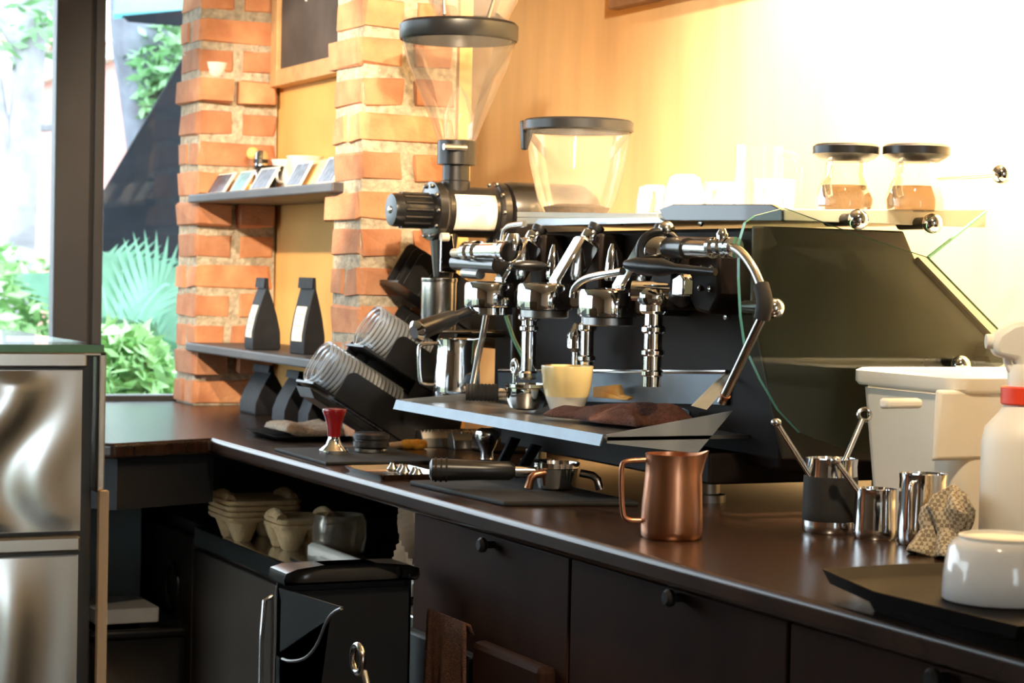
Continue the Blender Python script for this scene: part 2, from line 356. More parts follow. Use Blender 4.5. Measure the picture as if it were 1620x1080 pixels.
# -------------------------------------------------------------- brick pillars
def brickmesh(name, d, seed):
    rnd = random.Random(seed); bm = bmesh.new()
    bmesh.ops.create_cube(bm, size=1)
    bmesh.ops.bevel(bm, geom=bm.edges[:], offset=0.07, segments=1, affect='EDGES')
    for v in bm.verts:
        v.co = V((v.co.x * d[0], v.co.y * d[1], v.co.z * d[2])) + V((rnd.uniform(-1, 1), rnd.uniform(-1, 1), rnd.uniform(-1, 1))) * 0.0042
    bm.normal_update()
    me = bpy.data.meshes.new(name); bm.to_mesh(me); bm.free(); me.materials.append(MATS['brick']); return me
def pillar(label, x0, x1, y0, y1, corbel, base=0.897, pitch=0.0820, n=15, seed=3):
    rnd = random.Random(seed)
    P = thing('brick_pillar', label, 'pillar', ((x0 + x1) / 2, (y0 + y1) / 2, CT), 'brick pillars beside the shelves')
    MB().bb(x0 + 0.006, x1, y0 + 0.006, y1 - 0.006, CT, base + pitch * n).build('mortar_core', 'mortar', P, smooth=False)
    LX, LY = x1 - x0, y1 - y0; bh = 0.063; j = 0.016
    mA = [brickmesh('brick_long', (LX - 0.004, (LY - j) / 2, bh), seed + i) for i in range(3)]
    mS = [brickmesh('brick_short', ((LX - j * 1.4) / 2, LY, bh), seed + 10 + i) for i in range(3)]
    mA2 = [brickmesh('brick_half', ((LX - j * 1.4) * f, (LY - j) / 2, bh), seed + 20 + i) for i, f in enumerate((0.42, 0.58))]
    def put(me, c):
        o = bpy.data.objects.new('brick', me); COL.objects.link(o); o.parent = P; o.location = V(c) - ORG[P]
        o.rotation_euler = (rnd.uniform(-.01, .01), rnd.uniform(-.01, .01), rnd.uniform(-.012, .012))
        if rnd.random() < .5: o.rotation_euler.z += math.pi
        return o
    for k in range(n):
        z = base + pitch * (k + 0.5) + rnd.uniform(-.003, .003)
        dx = dy = 0
        if k in corbel: dx, dy, dz = corbel[k]; z += dz
        else: dz = 0
        cx, cy = (x0 + x1) / 2 + dx / 2, (y0 + y1) / 2 + dy / 2
        if k == 0: z = CT + 0.036
        if k in corbel:
            for s in (-1, 1): put(brickmesh('brick_corbel', ((LX - j * 1.4) / 2, LY + abs(dy), bh), seed + 40 + k + s), (cx + s * (LX + j) / 4, cy, z))
        elif k % 2 == 1:
            for s in (-1, 1):
                o = put(mS[rnd.randrange(3)], (cx + s * (LX + j) / 4, cy, z))
        elif k % 4 == 0:
            for s in (-1, 1): put(mA[rnd.randrange(3)], (cx, cy + s * (LY + j) / 4, z))
        else:
            put(mA[rnd.randrange(3)], (cx, cy + (LY + j) / 4, z))
            f = (0.42, 0.58)
            put(mA2[0], (x0 + LX * 0.21 - 0.002, cy - (LY + j) / 4, z)); put(mA2[1], (x1 - LX * 0.29 + 0.002, cy - (LY + j) / 4, z))
    return P
pillar('rough red brick pillar beside the window with a small white bowl on a jutting brick', 1.613, 1.836, 5.392, 5.576,
       {1: (-0.015, -0.03, 0.012), 6: (-0.015, -0.03, 0.0), 10: (-0.02, -0.035, 0.004)}, seed=5)
pillar('rough red brick pillar between the shelves and the coffee grinder', 1.613, 1.836, 4.186, 4.362,
       {1: (-0.01, 0.045, 0.012), 6: (-0.01, 0.045, 0.0), 10: (-0.01, 0.045, 0.004)}, seed=11)
struct(MB().bb(1.842, 1.872, 4.19, WY, CT, 2.35).build('wall_niche', 'niche_plaster', smooth=False))
# -------------------------------------------------------------- shelves and what stands on them
SH1, SH2 = 1.481, 1.088
for z, lab in ((SH1, 'dark wooden shelf board holding the row of picture cards'), (SH2, 'dark wooden shelf board holding two labelled black coffee bags')):
    tag(MB().bb(1.592, 1.838, 4.30, 5.40, z - 0.022, z).build('shelf', 'shelf_wood', smooth=False, bevel=0.004), lab, 'shelf', 'shelves between the brick pillars')
def shp(px, z, x): # position along a shelf at a pixel column
    r = ray(px, 300); t = x / r.x; return r.y * t
def card(px0, px1, h, m, lab, x=1.64, z=SH1, lean=0.035, border=True, cat='card'):
    ya, yb = shp(px0, z, x), shp(px1, z, x)
    R = thing('picture_card', lab, cat, (x, (ya + yb) / 2, z), 'picture cards on the upper shelf')
    def q(u, v, o): return V((x + lean * v + o, ya + (yb - ya) * u, z + h * v))
    t = 0.004
    MB().prism([q(0, 0, 0), q(1, 0, 0), q(1, 1, 0), q(0, 1, 0)], (t, 0, 0)).build('mount', 'paper' if border else m, R, smooth=False)
    if border: MB().prism([q(.1, .12, -.0012), q(.9, .12, -.0012), q(.9, .93, -.0012), q(.1, .93, -.0012)], (0.001, 0, 0)).build('print', m, R, smooth=False)
    return R
card(320, 352, 0.058, 'photo_print', 'small dark blue picture card nearest the window end of the shelf')
card(361, 382, 0.058, 'photo_print_teal', 'narrow pale teal picture card on the upper shelf')
card(392, 420, 0.060, 'photo_print', 'dark blue picture card leaning in front of the black dripper')
card(448, 472, 0.064, 'photo_print', 'grey blue picture card leaning in front of the white cone dripper')
card(474, 487, 0.066, 'tan_card', 'plain tan card leaning on the upper shelf', border=False, x=1.66)
card(486, 499, 0.066, 'green_card', 'plain olive green card leaning beside the tan card', border=False, x=1.65)
card(497, 524, 0.066, 'photo_print', 'dark blue picture card beside the brick pillar end of the shelf', x=1.63)
# bottle with orange stopper
p = V((1.74, shp(399, SH1, 1.74), SH1))
R = thing('glass_bottle', 'small clear bottle with a round orange stopper behind the cards', 'bottle', p)
MB().lathe([(.020, 0), (.024, .004), (.024, .055), (.012, .075), (.010, .098)], p, seg=20).build('bottle_body', 'clear_glass', R)
MB().sphere(p + V((0, 0, .112)), .017).build('stopper', 'orange_card', R)
MB().lathe([(.022, .001), (.022, .03)], p, seg=16).build('syrup', 'amber_glass', R)
p = V((1.75, shp(412, SH1, 1.75), SH1)); 
R = thing('hand_grinder', 'slim chrome hand grinder standing behind the black dripper', 'grinder', p)
MB().lathe([(.022, 0), (.022, .06), (.018, .062), (.018, .11), (.012, .118)], p, seg=20).build('grinder_body', 'chrome', R)
MB().lathe([(.019, .085), (.019, .095)], p, seg=20).build('grinder_band', 'black_plastic', R)
def cone_dripper(px, x, m, lab, r=0.05, h=0.075):
    p = V((x, shp(px, SH1, x), SH1))
    R = thing('coffee_dripper', lab, 'dripper', p)
    MB().lathe([(.030, 0), (.034, .005), (.020, .010), (.018, .018), (r, h), (r - .004, h), (.012, .022), (.0, .02)], p, seg=28).build('cone', m, R)
    MB().tube([p + V((-.02, -.015, .03)), p + V((-.04, -.035, .03)), p + V((-.045, -.04, .055)), p + V((-.032, -.03, .062))], .004, smooth=2).build('handle', m, R)
    return R
cone_dripper(426, 1.72, 'black_plastic', 'black coffee dripper standing upside down behind the picture cards', 0.042, .07)
cone_dripper(455, 1.77, 'white_ceramic', 'white ceramic cone dripper on the upper shelf', 0.044, .088)
cone_dripper(482, 1.77, 'white_plastic', 'cream cone dripper behind the tan card', 0.048, .092)
# black coffee bags
def bag(loc, w, d, h, lab, label=True, ang=0, group=None):
    R = thing('coffee_bag', lab, 'coffee bag', loc, group); c = V(loc); M = rotz(ang)
    def ring(z, dd, ww, sh=0): return [c + M @ V(p) for p in ((-dd / 2 + sh, -ww / 2, z), (dd / 2 + sh, -ww / 2 * .98, z), (dd / 2 + sh, ww / 2 * .98, z), (-dd / 2 + sh, ww / 2, z))]
    body = MB().loft([ring(0, d * .94, w * .96), ring(.006, d, w), ring(h * .25, d * .97, w), ring(h * .48, d * .72, w * .99), ring(h * .72, d * .34, w * .98), ring(h * .84, d * .12, w * .98), ring(h * .99, d * .07, w * .97), ring(h, d * .06, w * .97)])
    o = body.build('bag_body', 'bag_black', R, bevel=0.002, ang=25)
    def face(u, z):  # point on the room side face
        t = [(0, .94), (.006, 1), (h * .25, .97), (h * .48, .72), (h * .72, .34), (h * .84, .12)]
        for a, b in zip(t, t[1:]):
            if a[0] <= z <= b[0]: k = a[1] + (b[1] - a[1]) * (z - a[0]) / (b[0] - a[0]); break
        return c + M @ V((-d * k / 2 - .0012, (u - .5) * w, z))
    MB().prism([c + M @ V((-d * .09, -w * .49, h * .86)), c + M @ V((-d * .09, w * .49, h * .86)), c + M @ V((-d * .05, w * .49, h)), c + M @ V((-d * .05, -w * .49, h))], M @ V((-.004, 0, 0))).build('folded_top', 'bag_black', R, smooth=False)
    if label:
        zs = [h * .17, h * .25, h * .36, h * .48, h * .62]
        m = MB()
        for a, b in zip(zs, zs[1:]): m.add([face(.16, a), face(.84, a), face(.84, b), face(.16, b)], [(0, 1, 2, 3)])
        lb = m.build('paper_label', 'paper', R, smooth=False, solid=0.0008)
        m = MB()
        for k in range(5):
            z = h * (.22 + .075 * k)
            f0 = [face(.3, z) + V((-.001, 0, 0)), face(.45 + .06 * ((k * 7) % 5), z) + V((-.001, 0, 0))]
            m.tube(f0, .0012, seg=5)
        m.build('label_print', 'ink', lb)
    return R
g = 'black coffee bags on the lower shelf'
b1 = V((1.655, shp(404, SH2, 1.63), SH2)); b2 = V((1.68, shp(478, SH2, 1.66), SH2))
bag(b1, 0.10, 0.070, 0.178, 'black gusseted coffee bag with cream label, the one nearer the window', group=g, ang=-6)
bag(b2, 0.085, 0.055, 0.182, 'black gusseted coffee bag with cream label, the one nearer the cup dispenser', group=g, ang=4)
g = 'black bags in the bottom niche'
for px, x, w_, lab in ((418, 1.70, .13, 'plain black coffee bag standing under the lower shelf by the window pillar'), (468, 1.68, .09, 'plain black coffee bag standing under the lower shelf in the middle'), (508, 1.70, .07, 'plain black coffee bag under the lower shelf beside the grinder pillar')):
    bag((x, ray(px, 630).y * x / ray(px, 630).x, CT), w_, .09, .125, lab, False, group=g)
# white bowl on the jutting brick
p = V((1.665, 5.415, 0.897 + .082 * 10.5 + .004 + .034))
MBo = MB().lathe([(.012, 0), (.016, .001), (.024, .008), (.032, .025), (.036, .040), (.033, .040), (.028, .024), (.018, .008), (.0, .007)], p, seg=28)
tag(MBo.build('bowl', 'white_ceramic'), 'small white bowl standing on the top jutting brick', 'bowl')
# chalkboard on the niche wall
xb = 1.80
yl = onx(428, 60, xb).y; yin = onx(438, 60, xb).y; zb = onx(437, 136, xb).z; zin = onx(438, 110, xb).z
R = thing('chalkboard', 'dark brown chalkboard in a wooden frame hung above the shelves', 'chalkboard', (xb + .02, 4.8, zb))
MB().bb(xb + .012, 1.842, 4.30, yin, zin, 2.32).build('board', 'chalkboard', R, smooth=False)
MB().bb(xb, 1.842, yin, yl, zb, 2.34).build('frame_side', 'frame_wood', R, smooth=False, bevel=.003)
MB().bb(xb, 1.842, 4.28, yin, zb, zin).build('frame_bottom', 'frame_wood', R, smooth=False, bevel=.003)
MB().bb(xb, 1.842, 4.28, yin, 2.32, 2.34).build('frame_top', 'frame_wood', R, smooth=False)
m = MB(); c = onx(492, -14, xb + .01)
for k in range(7):
    a = c + V((0, -.05 + .016 * k, .01)); m.tube([a, a + V((0, .006, -.03 - .006 * (k % 3))), a + V((0, .012, .005))], .0026, seg=5, smooth=1)
m.tube([c + V((0, .09, .05)), c + V((0, .04, .03)), c + V((0, -.04, .035)), c + V((0, -.10, .05))], .004, seg=5, smooth=2)
m.build('chalk_drawing', 'chalk', R)
# framed picture on the plaster wall, only its lower edge shows
pa, pb = onx(978, 17, WX), onx(1075, 3, WX)
R = thing('wall_picture', 'dark framed picture high on the plaster wall', 'picture', (WX - .02, (pa.y + pb.y) / 2 - .1, pa.z))
MB().bb(WX - .03, WX, pb.y - .45, pa.y, pa.z, pa.z + .05).build('frame_bottom', 'kraft', R, smooth=False, bevel=.003)
MB().bb(WX - .03, WX, pa.y - .05, pa.y, pa.z + .05, pa.z + .6).build('frame_side', 'kraft', R, smooth=False, bevel=.003)
MB().bb(WX - .03, WX, pb.y - .45, pb.y - .40, pa.z + .05, pa.z + .6).build('frame_side', 'kraft', R, smooth=False, bevel=.003)
MB().bb(WX - .03, WX, pb.y - .45, pa.y, pa.z + .6, pa.z + .65).build('frame_top', 'kraft', R, smooth=False, bevel=.003)
MB().bb(WX - .012, WX, pb.y - .40, pa.y - .05, pa.z + .05, pa.z + .6).build('board', 'kraft', R, smooth=False)
# ================================================================== under the counter
yA, yB, yC = 3.262, onx(906, 890, 1.37).y, onx(1253, 980, 1.37).y
def cabinet(y1, y0, lab, knob_px, drawer_h, towel=False):
    R = thing('drawer_cabinet', lab, 'cabinet', (1.7, (y0 + y1) / 2, 0), 'dark wooden cabinets under the worktop')
    zt = CT - 0.036
    MB().bb(1.385, 2.3, y0 + .001, y1 - .001, 0.08, zt).build('body', 'cabinet_wood', R, smooth=False)
    MB().bb(1.43, 2.3, y0, y1, 0.0, 0.08).build('plinth', 'black_matte', R, smooth=False)
    d = MB().bb(1.366, 1.385, y0 + .004, y1 - .004, zt - drawer_h, zt - .004).build('drawer_front', 'cabinet_wood', R, smooth=False, bevel=.002)
    k = onx(*knob_px, 1.34)
    MB().lathe([(.006, 0), (.006, .012), (.011, .016), (.012, .022), (.008, .027)], (1.366, k.y, k.z), (-1, 0, 0), 16).build('knob', 'black_plastic', d)
    MB().bb(1.366, 1.385, y0 + .004, y1 - .004, .09, zt - drawer_h - .006).build('door', 'cabinet_wood', R, smooth=False, bevel=.004)
    return R
cA = cabinet(yA, yB, 'dark wooden drawer cabinet next to the open bay with a towel on its lower rail', (757, 862), 0.235)
cabinet(yB, yC, 'dark wooden drawer cabinet under the copper jug, between the other two', (1052, 946), 0.36)
cabinet(yC, 1.35, 'dark wooden drawer cabinet under the black trays', (1468, 1074), 0.36)
# rail with brown towel
zr = onx(760, 1025, 1.34).z
ra, rb = onx(672, 992, 1.335), onx(900, 1078, 1.335)
R = thing('rail_panel', 'dark rounded pull panel on the lower front of the towel cabinet', 'panel', (1.35, (ra.y + yB) / 2, 0.30))
MB().bb(1.335, 1.365, yB + .03, onx(745, 1015, 1.335).y, .30, onx(745, 1012, 1.335).z).build('panel_board', 'cabinet_wood', R, smooth=False, bevel=.010)
MB().bb(1.342, 1.365, onx(745, 1015, 1.335).y, yA - .02, .32, onx(745, 1012, 1.335).z - .03).build('panel_end', 'black_matte', R, smooth=False, bevel=.004)
ty0, ty1 = onx(740, 1015, 1.325).y, onx(682, 985, 1.325).y; tz = onx(700, 985, 1.325).z
def tw(u, v):
    y = ty0 + (ty1 - ty0) * u
    s = v * 0.62
    f = .006 * math.sin(u * 9 + v * 2) + .003 * math.sin(u * 23)
    if s < .03: return V((1.334 - s * .4, y, tz + .02 * (1 - (s / .03 - 1) ** 2) - .004))
    return V((1.320 + f * min(1, s * 4), y + .01 * math.sin(s * 5) * u, tz + .016 - (s - .03)))
tag(MB().grid(tw, 16, 40).build('hand_towel', 'brown_towel', solid=.005), 'brown towel hanging on the front of the cabinet', 'towel')
# undercounter refrigerator in the open bay
FX, FT = 1.40, onx(450, 889, 1.40).z
ya, yb, yc = 3.30, 4.66, onx(437, 935, FX).y
R = thing('undercounter_fridge', 'stainless undercounter refrigerator in the open bay below the worktop', 'refrigerator', (1.7, 4.0, 0))
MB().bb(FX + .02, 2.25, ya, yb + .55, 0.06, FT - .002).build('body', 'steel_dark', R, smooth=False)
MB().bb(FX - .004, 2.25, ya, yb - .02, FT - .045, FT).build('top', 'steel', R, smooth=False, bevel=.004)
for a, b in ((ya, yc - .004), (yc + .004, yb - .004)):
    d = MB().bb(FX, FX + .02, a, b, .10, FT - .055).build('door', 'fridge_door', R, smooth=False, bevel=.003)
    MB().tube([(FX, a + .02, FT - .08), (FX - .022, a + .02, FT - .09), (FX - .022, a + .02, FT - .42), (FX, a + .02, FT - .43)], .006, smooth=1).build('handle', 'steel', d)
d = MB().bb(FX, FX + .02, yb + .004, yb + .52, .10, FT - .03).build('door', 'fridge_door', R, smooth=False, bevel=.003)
rg = onx(275, 925, FX)
MB().tube([(FX - .004, rg.y + .05 * math.cos(a), rg.z + .055 * math.sin(a)) for a in [2 * math.pi * i / 24 for i in range(24)]], .006, closed=True).build('badge_ring', 'black_plastic', d)
# things on top of the refrigerator
def fr(px, py): return onz(px, py, FT)
def carrier(px, py, w_, d_, h, n, lab):
    c = fr(px, py); c.z = FT
    R = thing('cup_carrier', lab, 'cup carrier', c, 'stacked pulp cup carriers')
    hh = .045
    for k in range(n):
        z = c.z + hh + k * .012
        o = MB().loft([rrect(c.x, c.y, w_ * .96, d_ * .96, .02, z), rrect(c.x, c.y, w_, d_, .02, z + .004), rrect(c.x, c.y, w_, d_, .02, z + .010), rrect(c.x, c.y, w_ * .94, d_ * .94, .02, z + .0115)]).build('carrier_tray', 'pulp', R, wn=True)
    for sx in (-1, 1):
        for sy in (-1, 1):
            q = V((c.x + sx * w_ * .24, c.y + sy * d_ * .24, c.z))
            MB().lathe([(.016, 0), (.020, .003), (.036, hh), (.036, hh + .004)], q, seg=16).build('cup_well', 'pulp', R)
    for sx in (-1, 1): MB().tube([V((c.x + sx * w_ * .42, c.y - d_ * .3, z + .01)), V((c.x + sx * w_ * .42, c.y, z + .022)), V((c.x + sx * w_ * .42, c.y + d_ * .3, z + .01))], .012, smooth=2).build('raised_edge', 'pulp', R)
carrier(402, 851, .17, .17, .1, 4, 'taller stack of pulp cup carriers on the undercounter refrigerator')
carrier(474, 866, .13, .13, .08, 2, 'low stack of pulp cup carriers beside the frosted tub')
c = fr(536, 876); c.z = FT
tag(MB().lathe([(.038, 0), (.052, .006), (.058, .035), (.057, .070), (.050, .084), (.047, .084), (.053, .07), (.053, .034), (.046, .010), (0, .008)], c, seg=32).build('plastic_tub', 'frosted'), 'round frosted plastic tub on the undercounter refrigerator', 'tub')
a, b = onz(495, 862, FT + .02), onz(660, 925, FT + .02)
d = (a - b).normalized(); a2 = V((a.x, a.y, FT)); b2 = V((b.x, b.y, FT))
tag(MB().loft([[q + V(o) for o in ((-.012, 0, 0), (.014, 0, 0), (.014, 0, .020), (.006, 0, .026), (-.004, 0, .026), (-.012, 0, .020))] for q in (a2, b2)]).build('white_bar', 'white_plastic', bevel=.002), 'long white plastic bar lying on the undercounter refrigerator', 'bar')
a, b = onz(480, 880, FT + .008), onz(640, 945, FT + .008); a.z = b.z = FT + .001
tag(MB().loft([[q + V(o) for o in ((-.03, 0, 0), (.03, 0, 0), (.03, 0, .008), (-.03, 0, .008))] for q in (a, b)]).build('metal_strip', 'steel', bevel=.002), 'flat steel strip lying in front of the white bar', 'strip')
# crumpled brown paper roll behind
c = fr(600, 880); c = V((1.62, 3.74, FT))
def sack(u, v):
    a = 2 * math.pi * u; r = .075 * (1 - .25 * v) + .012 * math.sin(5 * a + v * 9) + .008 * math.sin(11 * a + 20 * v)
    return c + V((r * math.cos(a), 1.2 * r * math.sin(a), .002 + v * .15))
tag(MB().grid(sack, 48, 14).build('paper_sack', 'kraft', solid=.002), 'crumpled brown paper sack standing in the open bay', 'sack')
c2 = onx(640, 860, 1.43)
def rag(u, v):
    y = 3.285 + .07 * u * (1 - .35 * v); x = 1.46 + .02 * math.sin(6 * u + 4 * v) + .008 * math.sin(25 * v)
    return V((x, y, FT + .002 + (1 - v) * .155))
tag(MB().grid(rag, 12, 18).build('cloth_rag', 'beige_cloth', solid=.006), 'beige rag propped against the cabinet side in the bay', 'cloth')
# return counter front
R = thing('return_counter', 'dark painted front below the short end of the worktop', 'counter', (1.2, 4.8, 0))
za = onz(250, 789, .78).z
f0, f1, f2 = V((E0 + .025, 4.40, 0)), V((1.125, 4.30, 0)), V((1.02, 4.41, 0))
MB().prism([V((f0.x, f0.y, .775)), V((f1.x, f1.y, .775)), V((f2.x, f2.y, .775)), V((f2.x + .03, f2.y + .02, .775)), V((f1.x + .005, f1.y + .035, .775)), V((f0.x, f0.y + .035, .775))], (0, 0, CT - .034 - .775)).build('apron', 'dark_paint', R, smooth=False)
MB().bb(.96, 1.37, 5.0, 5.03, 0, .78).build('back_panel', 'teal_wall', R, smooth=False)
MB().bb(.93, .96, 4.5, WY, 0, CT - .036).build('end_panel', 'dark_paint', R, smooth=False)
MB().bb(.96, 1.37, 4.45, 5.0, .775, .785).build('underside', 'black_matte', R, smooth=False)
c = ony(195, 1035, 4.7)
R = thing('storage_crate', 'black plastic crate on the floor below the short end of the worktop', 'crate', (c.x, 4.75, 0))
zc = ony(195, 997, 4.62).z
MB().loft([rrect(c.x + .02, 4.78, .20, .28, .02, 0), rrect(c.x + .02, 4.78, .22, .30, .02, zc)], True, False).build('crate_body', 'black_plastic', R, solid=.004)
MB().loft([rrect(c.x + .02, 4.78, .23, .31, .02, zc - .02), rrect(c.x + .02, 4.78, .23, .31, .02, zc)], False, False).build('crate_rim', 'black_plastic', R, solid=.004)
tag(MB().loft([rrect(c.x + .01, 4.80, .15, .2, .01, zc + .001), rrect(c.x + .01, 4.80, .15, .2, .01, zc + .035)]).build('paper_stack', 'white_render', bevel=.002), 'stack of white paper lying on the black crate', 'paper')
# black waste bin with a scooped opening in its room side
bxf, bxb = 1.10, 1.325
zt = onx(560, 945, bxf).z
ybn, ybf = onx(650, 960, bxb).y, onx(437, 950, bxf).y
R = thing('waste_bin', 'black plastic waste bin with a curved scoop opening in front of the bay', 'bin', ((bxf + bxb) / 2, (ybn + ybf) / 2, 0))
scoop = [onx(a, b, bxf) for a, b in ((540, 962), (528, 968), (518, 980), (511, 998), (503, 1018), (492, 1034), (478, 1044), (458, 1046), (447, 1042))]
face = [V((bxf, ybn + .03, 0.02)), V((bxf, ybn, .06)), V((bxf, ybn, zt - .06)), V((bxf, ybn + .015, zt - .035)), V((bxf, scoop[0].y, zt - .022))] + scoop + [V((bxf, ybf, scoop[-1].z)), V((bxf, ybf, 0.02))]
MB().prism(face, (.004, 0, 0)).build('front_shell', 'black_plastic', R, smooth=False)
MB().tube(scoop, .0028, seg=8, smooth=1).build('scoop_lip', 'steel_dark', R)
MB().bb(bxb - .004, bxb, ybn, ybf, .02, zt - .02).build('back_shell', 'black_plastic', R, smooth=False)
MB().bb(bxf, bxb, ybn, ybn + .004, .02, zt - .04).build('side_shell', 'black_plastic', R, smooth=False)
MB().bb(bxf, bxb, ybf - .004, ybf, .02, zt - .02).build('side_shell', 'black_plastic', R, smooth=False)
MB().bb(bxf, bxb, ybn, ybf, 0, .02).build('bin_floor', 'black_plastic', R, smooth=False)
ry = (ybn + ybf) / 2; dy_ = ybf - ybn; dx_ = bxb - bxf; rx = (bxf + bxb) / 2
MB().loft([rrect(rx, ry, dx_ + .004, dy_ + .004, .05, zt - .026, 8), rrect(rx, ry, dx_ + .010, dy_ + .010, .055, zt - .018, 8), rrect(rx, ry, dx_ + .004, dy_ + .004, .055, zt - .006, 8), rrect(rx, ry, dx_ * .85, dy_ * .9, .05, zt, 8), rrect(rx, ry, dx_ * .4, dy_ * .5, .03, zt + .003, 8)]).build('lid', 'bin_lid', R, wn=True)
MB().bb(bxf + .006, bxb - .006, ybn + .01, ybf - .006, zt - .30, zt - .285).build('inner_tray', 'black_matte', R, smooth=False)
MB().lathe([(.06, 0), (.055, .03), (.035, .055), (0, .065)], (rx, ybf - .11, zt - .285), seg=20).build('waste_heap', 'kraft', R)
rp = onx(566, 1042, bxf - .008)
MB().tube([rp + V((0, .020 * math.cos(a), .020 * math.sin(a))) for a in [2 * math.pi * i / 24 for i in range(24)]], .005, closed=True).build('ring_pull', 'steel', R)
MB().tube([rp + V((.004, -.016, -.016)), rp + V((.004, -.04, -.045)), rp + V((.004, -.06, -.10))], .005, smooth=1).build('pull_arm', 'steel_dark', R)
# ================================================================== steel refrigerator at the left with a glass top
FY = 2.75
zt = ony(60, 553, FY).z; xr_ = ony(126, 700, FY).x; xe = ony(163, 700, FY).x
R = thing('steel_refrigerator', 'tall stainless drawer refrigerator with a glass slab on top', 'refrigerator', (.25, FY + .3, 0))
MB().bb(-.35, xe - .012, FY + .012, FY + .62, 0.05, zt - .004).build('body', 'black_metal', R, smooth=False)
z1, z2, z3, z4, z5 = [ony(60, y, FY).z for y in (556, 581, 586, 839, 846)]
z6, z7 = ony(60, 873, FY).z, ony(60, 880, FY).z
MB().bb(-.35, xr_ + .006, FY - .012, FY + .012, z2, z1).build('top_rail', 'steel_brushed', R, smooth=False, bevel=.003)
def wavy(x0, x1, za, zb, name):
    def f(u, v):
        b = min(1, 12 * min(u, 1 - u)) * min(1, 12 * min(v, 1 - v))
        return V((x0 + (x1 - x0) * u, FY - .010 - .003 * b - .0034 * b * math.sin(u * 52 + 2.0 * math.sin(v * 5)), za + (zb - za) * v))
    m = MB(); m.grid(f, 140, 30)
    return m.build(name, 'steel_brushed', R, ang=60)
wavy(-.35, xr_, z4, z3, 'drawer_front'); MB().bb(-.35, xr_ + .001, FY - .006, FY + .012, z4 - .001, z3 + .001).build('drawer_edge', 'steel', R, smooth=False)
MB().bb(-.35, xr_, FY - .018, FY + .012, z6, z5).build('pull_rail', 'steel_brushed', R, smooth=False, bevel=.004)
wavy(-.35, xr_ - .002, .10, z7, 'drawer_front'); MB().bb(-.35, xr_ - .001, FY - .006, FY + .012, .099, z7 + .001).build('drawer_edge', 'steel', R, smooth=False)
MB().bb(xe - .010, xe, FY - .012, FY + .02, ony(160, 778, FY).z, z1).build('edge_trim', 'steel', R, smooth=False, bevel=.002)
MB().bb(xr_, xe, FY - .012, FY + .02, z1 - .006, z1).build('edge_trim', 'steel', R, smooth=False, bevel=.002)
g_ = MB().bb(-.35, xe - .002, FY - .005, FY + .62, zt - .003, zt + .007); 
g_.build('glass_top', 'side_glass', R, smooth=False)
MB().bb(-.35, xe - .002, FY - .0065, FY - .005, zt - .003, zt + .007).build('glass_front_edge', 'glass_edge', R, smooth=False)
a, b = ony(158, 775, FY - .02), ony(160, 1078, FY - .02)
tag(MB().bb(a.x - .003, a.x + .010, FY - .03, FY - .018, 0.0, a.z).build('wooden_lath', 'pale_wood', smooth=False, bevel=.001), 'thin pale wooden lath standing against the steel refrigerator', 'lath')
# ================================================================== outside the window
struct(MB().bb(-30, 40, -30, 60, -.30, -.25).build('ground_garden', 'soil', smooth=False))
def leaves(c, rad, n, size, rnd, m, zmin=-.2):
    mb = MB()
    for _ in range(n):
        while True:
            q = V((rnd.uniform(-1, 1), rnd.uniform(-1, 1), rnd.uniform(-1, 1)))
            if q.length < 1: break
        p = V(c) + V((q.x * rad[0], q.y * rad[1], q.z * rad[2]))
        if p.z < zmin: continue
        a = V((rnd.gauss(0, 1), rnd.gauss(0, 1), rnd.gauss(0, .6))).normalized(); b = a.orthogonal().normalized(); b = (Matrix.Rotation(rnd.uniform(0, 6.3), 3, a) @ b)
        L = size * rnd.uniform(.6, 1.3)
        mb.add([p - a * L, p + b * L * .35, p + a * L, p - b * L * .35], [(0, 1, 2, 3)])
    return mb
rnd = random.Random(21)
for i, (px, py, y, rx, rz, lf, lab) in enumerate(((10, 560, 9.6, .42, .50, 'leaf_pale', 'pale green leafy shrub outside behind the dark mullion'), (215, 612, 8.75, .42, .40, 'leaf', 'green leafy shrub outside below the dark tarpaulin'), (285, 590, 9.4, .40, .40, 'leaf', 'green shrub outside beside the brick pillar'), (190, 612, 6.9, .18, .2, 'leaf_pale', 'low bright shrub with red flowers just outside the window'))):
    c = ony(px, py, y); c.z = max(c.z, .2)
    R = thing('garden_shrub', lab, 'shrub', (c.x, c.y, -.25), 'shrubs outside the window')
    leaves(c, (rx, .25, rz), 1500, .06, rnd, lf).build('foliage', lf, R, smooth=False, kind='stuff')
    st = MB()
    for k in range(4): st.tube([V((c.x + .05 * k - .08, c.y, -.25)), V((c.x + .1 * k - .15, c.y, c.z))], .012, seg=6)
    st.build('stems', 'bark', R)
    if i == 3:
        fl = MB()
        for k in range(14): fl.sphere(ony(195 + rnd.uniform(-10, 50), 632 + rnd.uniform(-8, 6), y - .15), .012, 8, 5)
        fl.build('flowers', 'red_flower', R, kind='stuff')
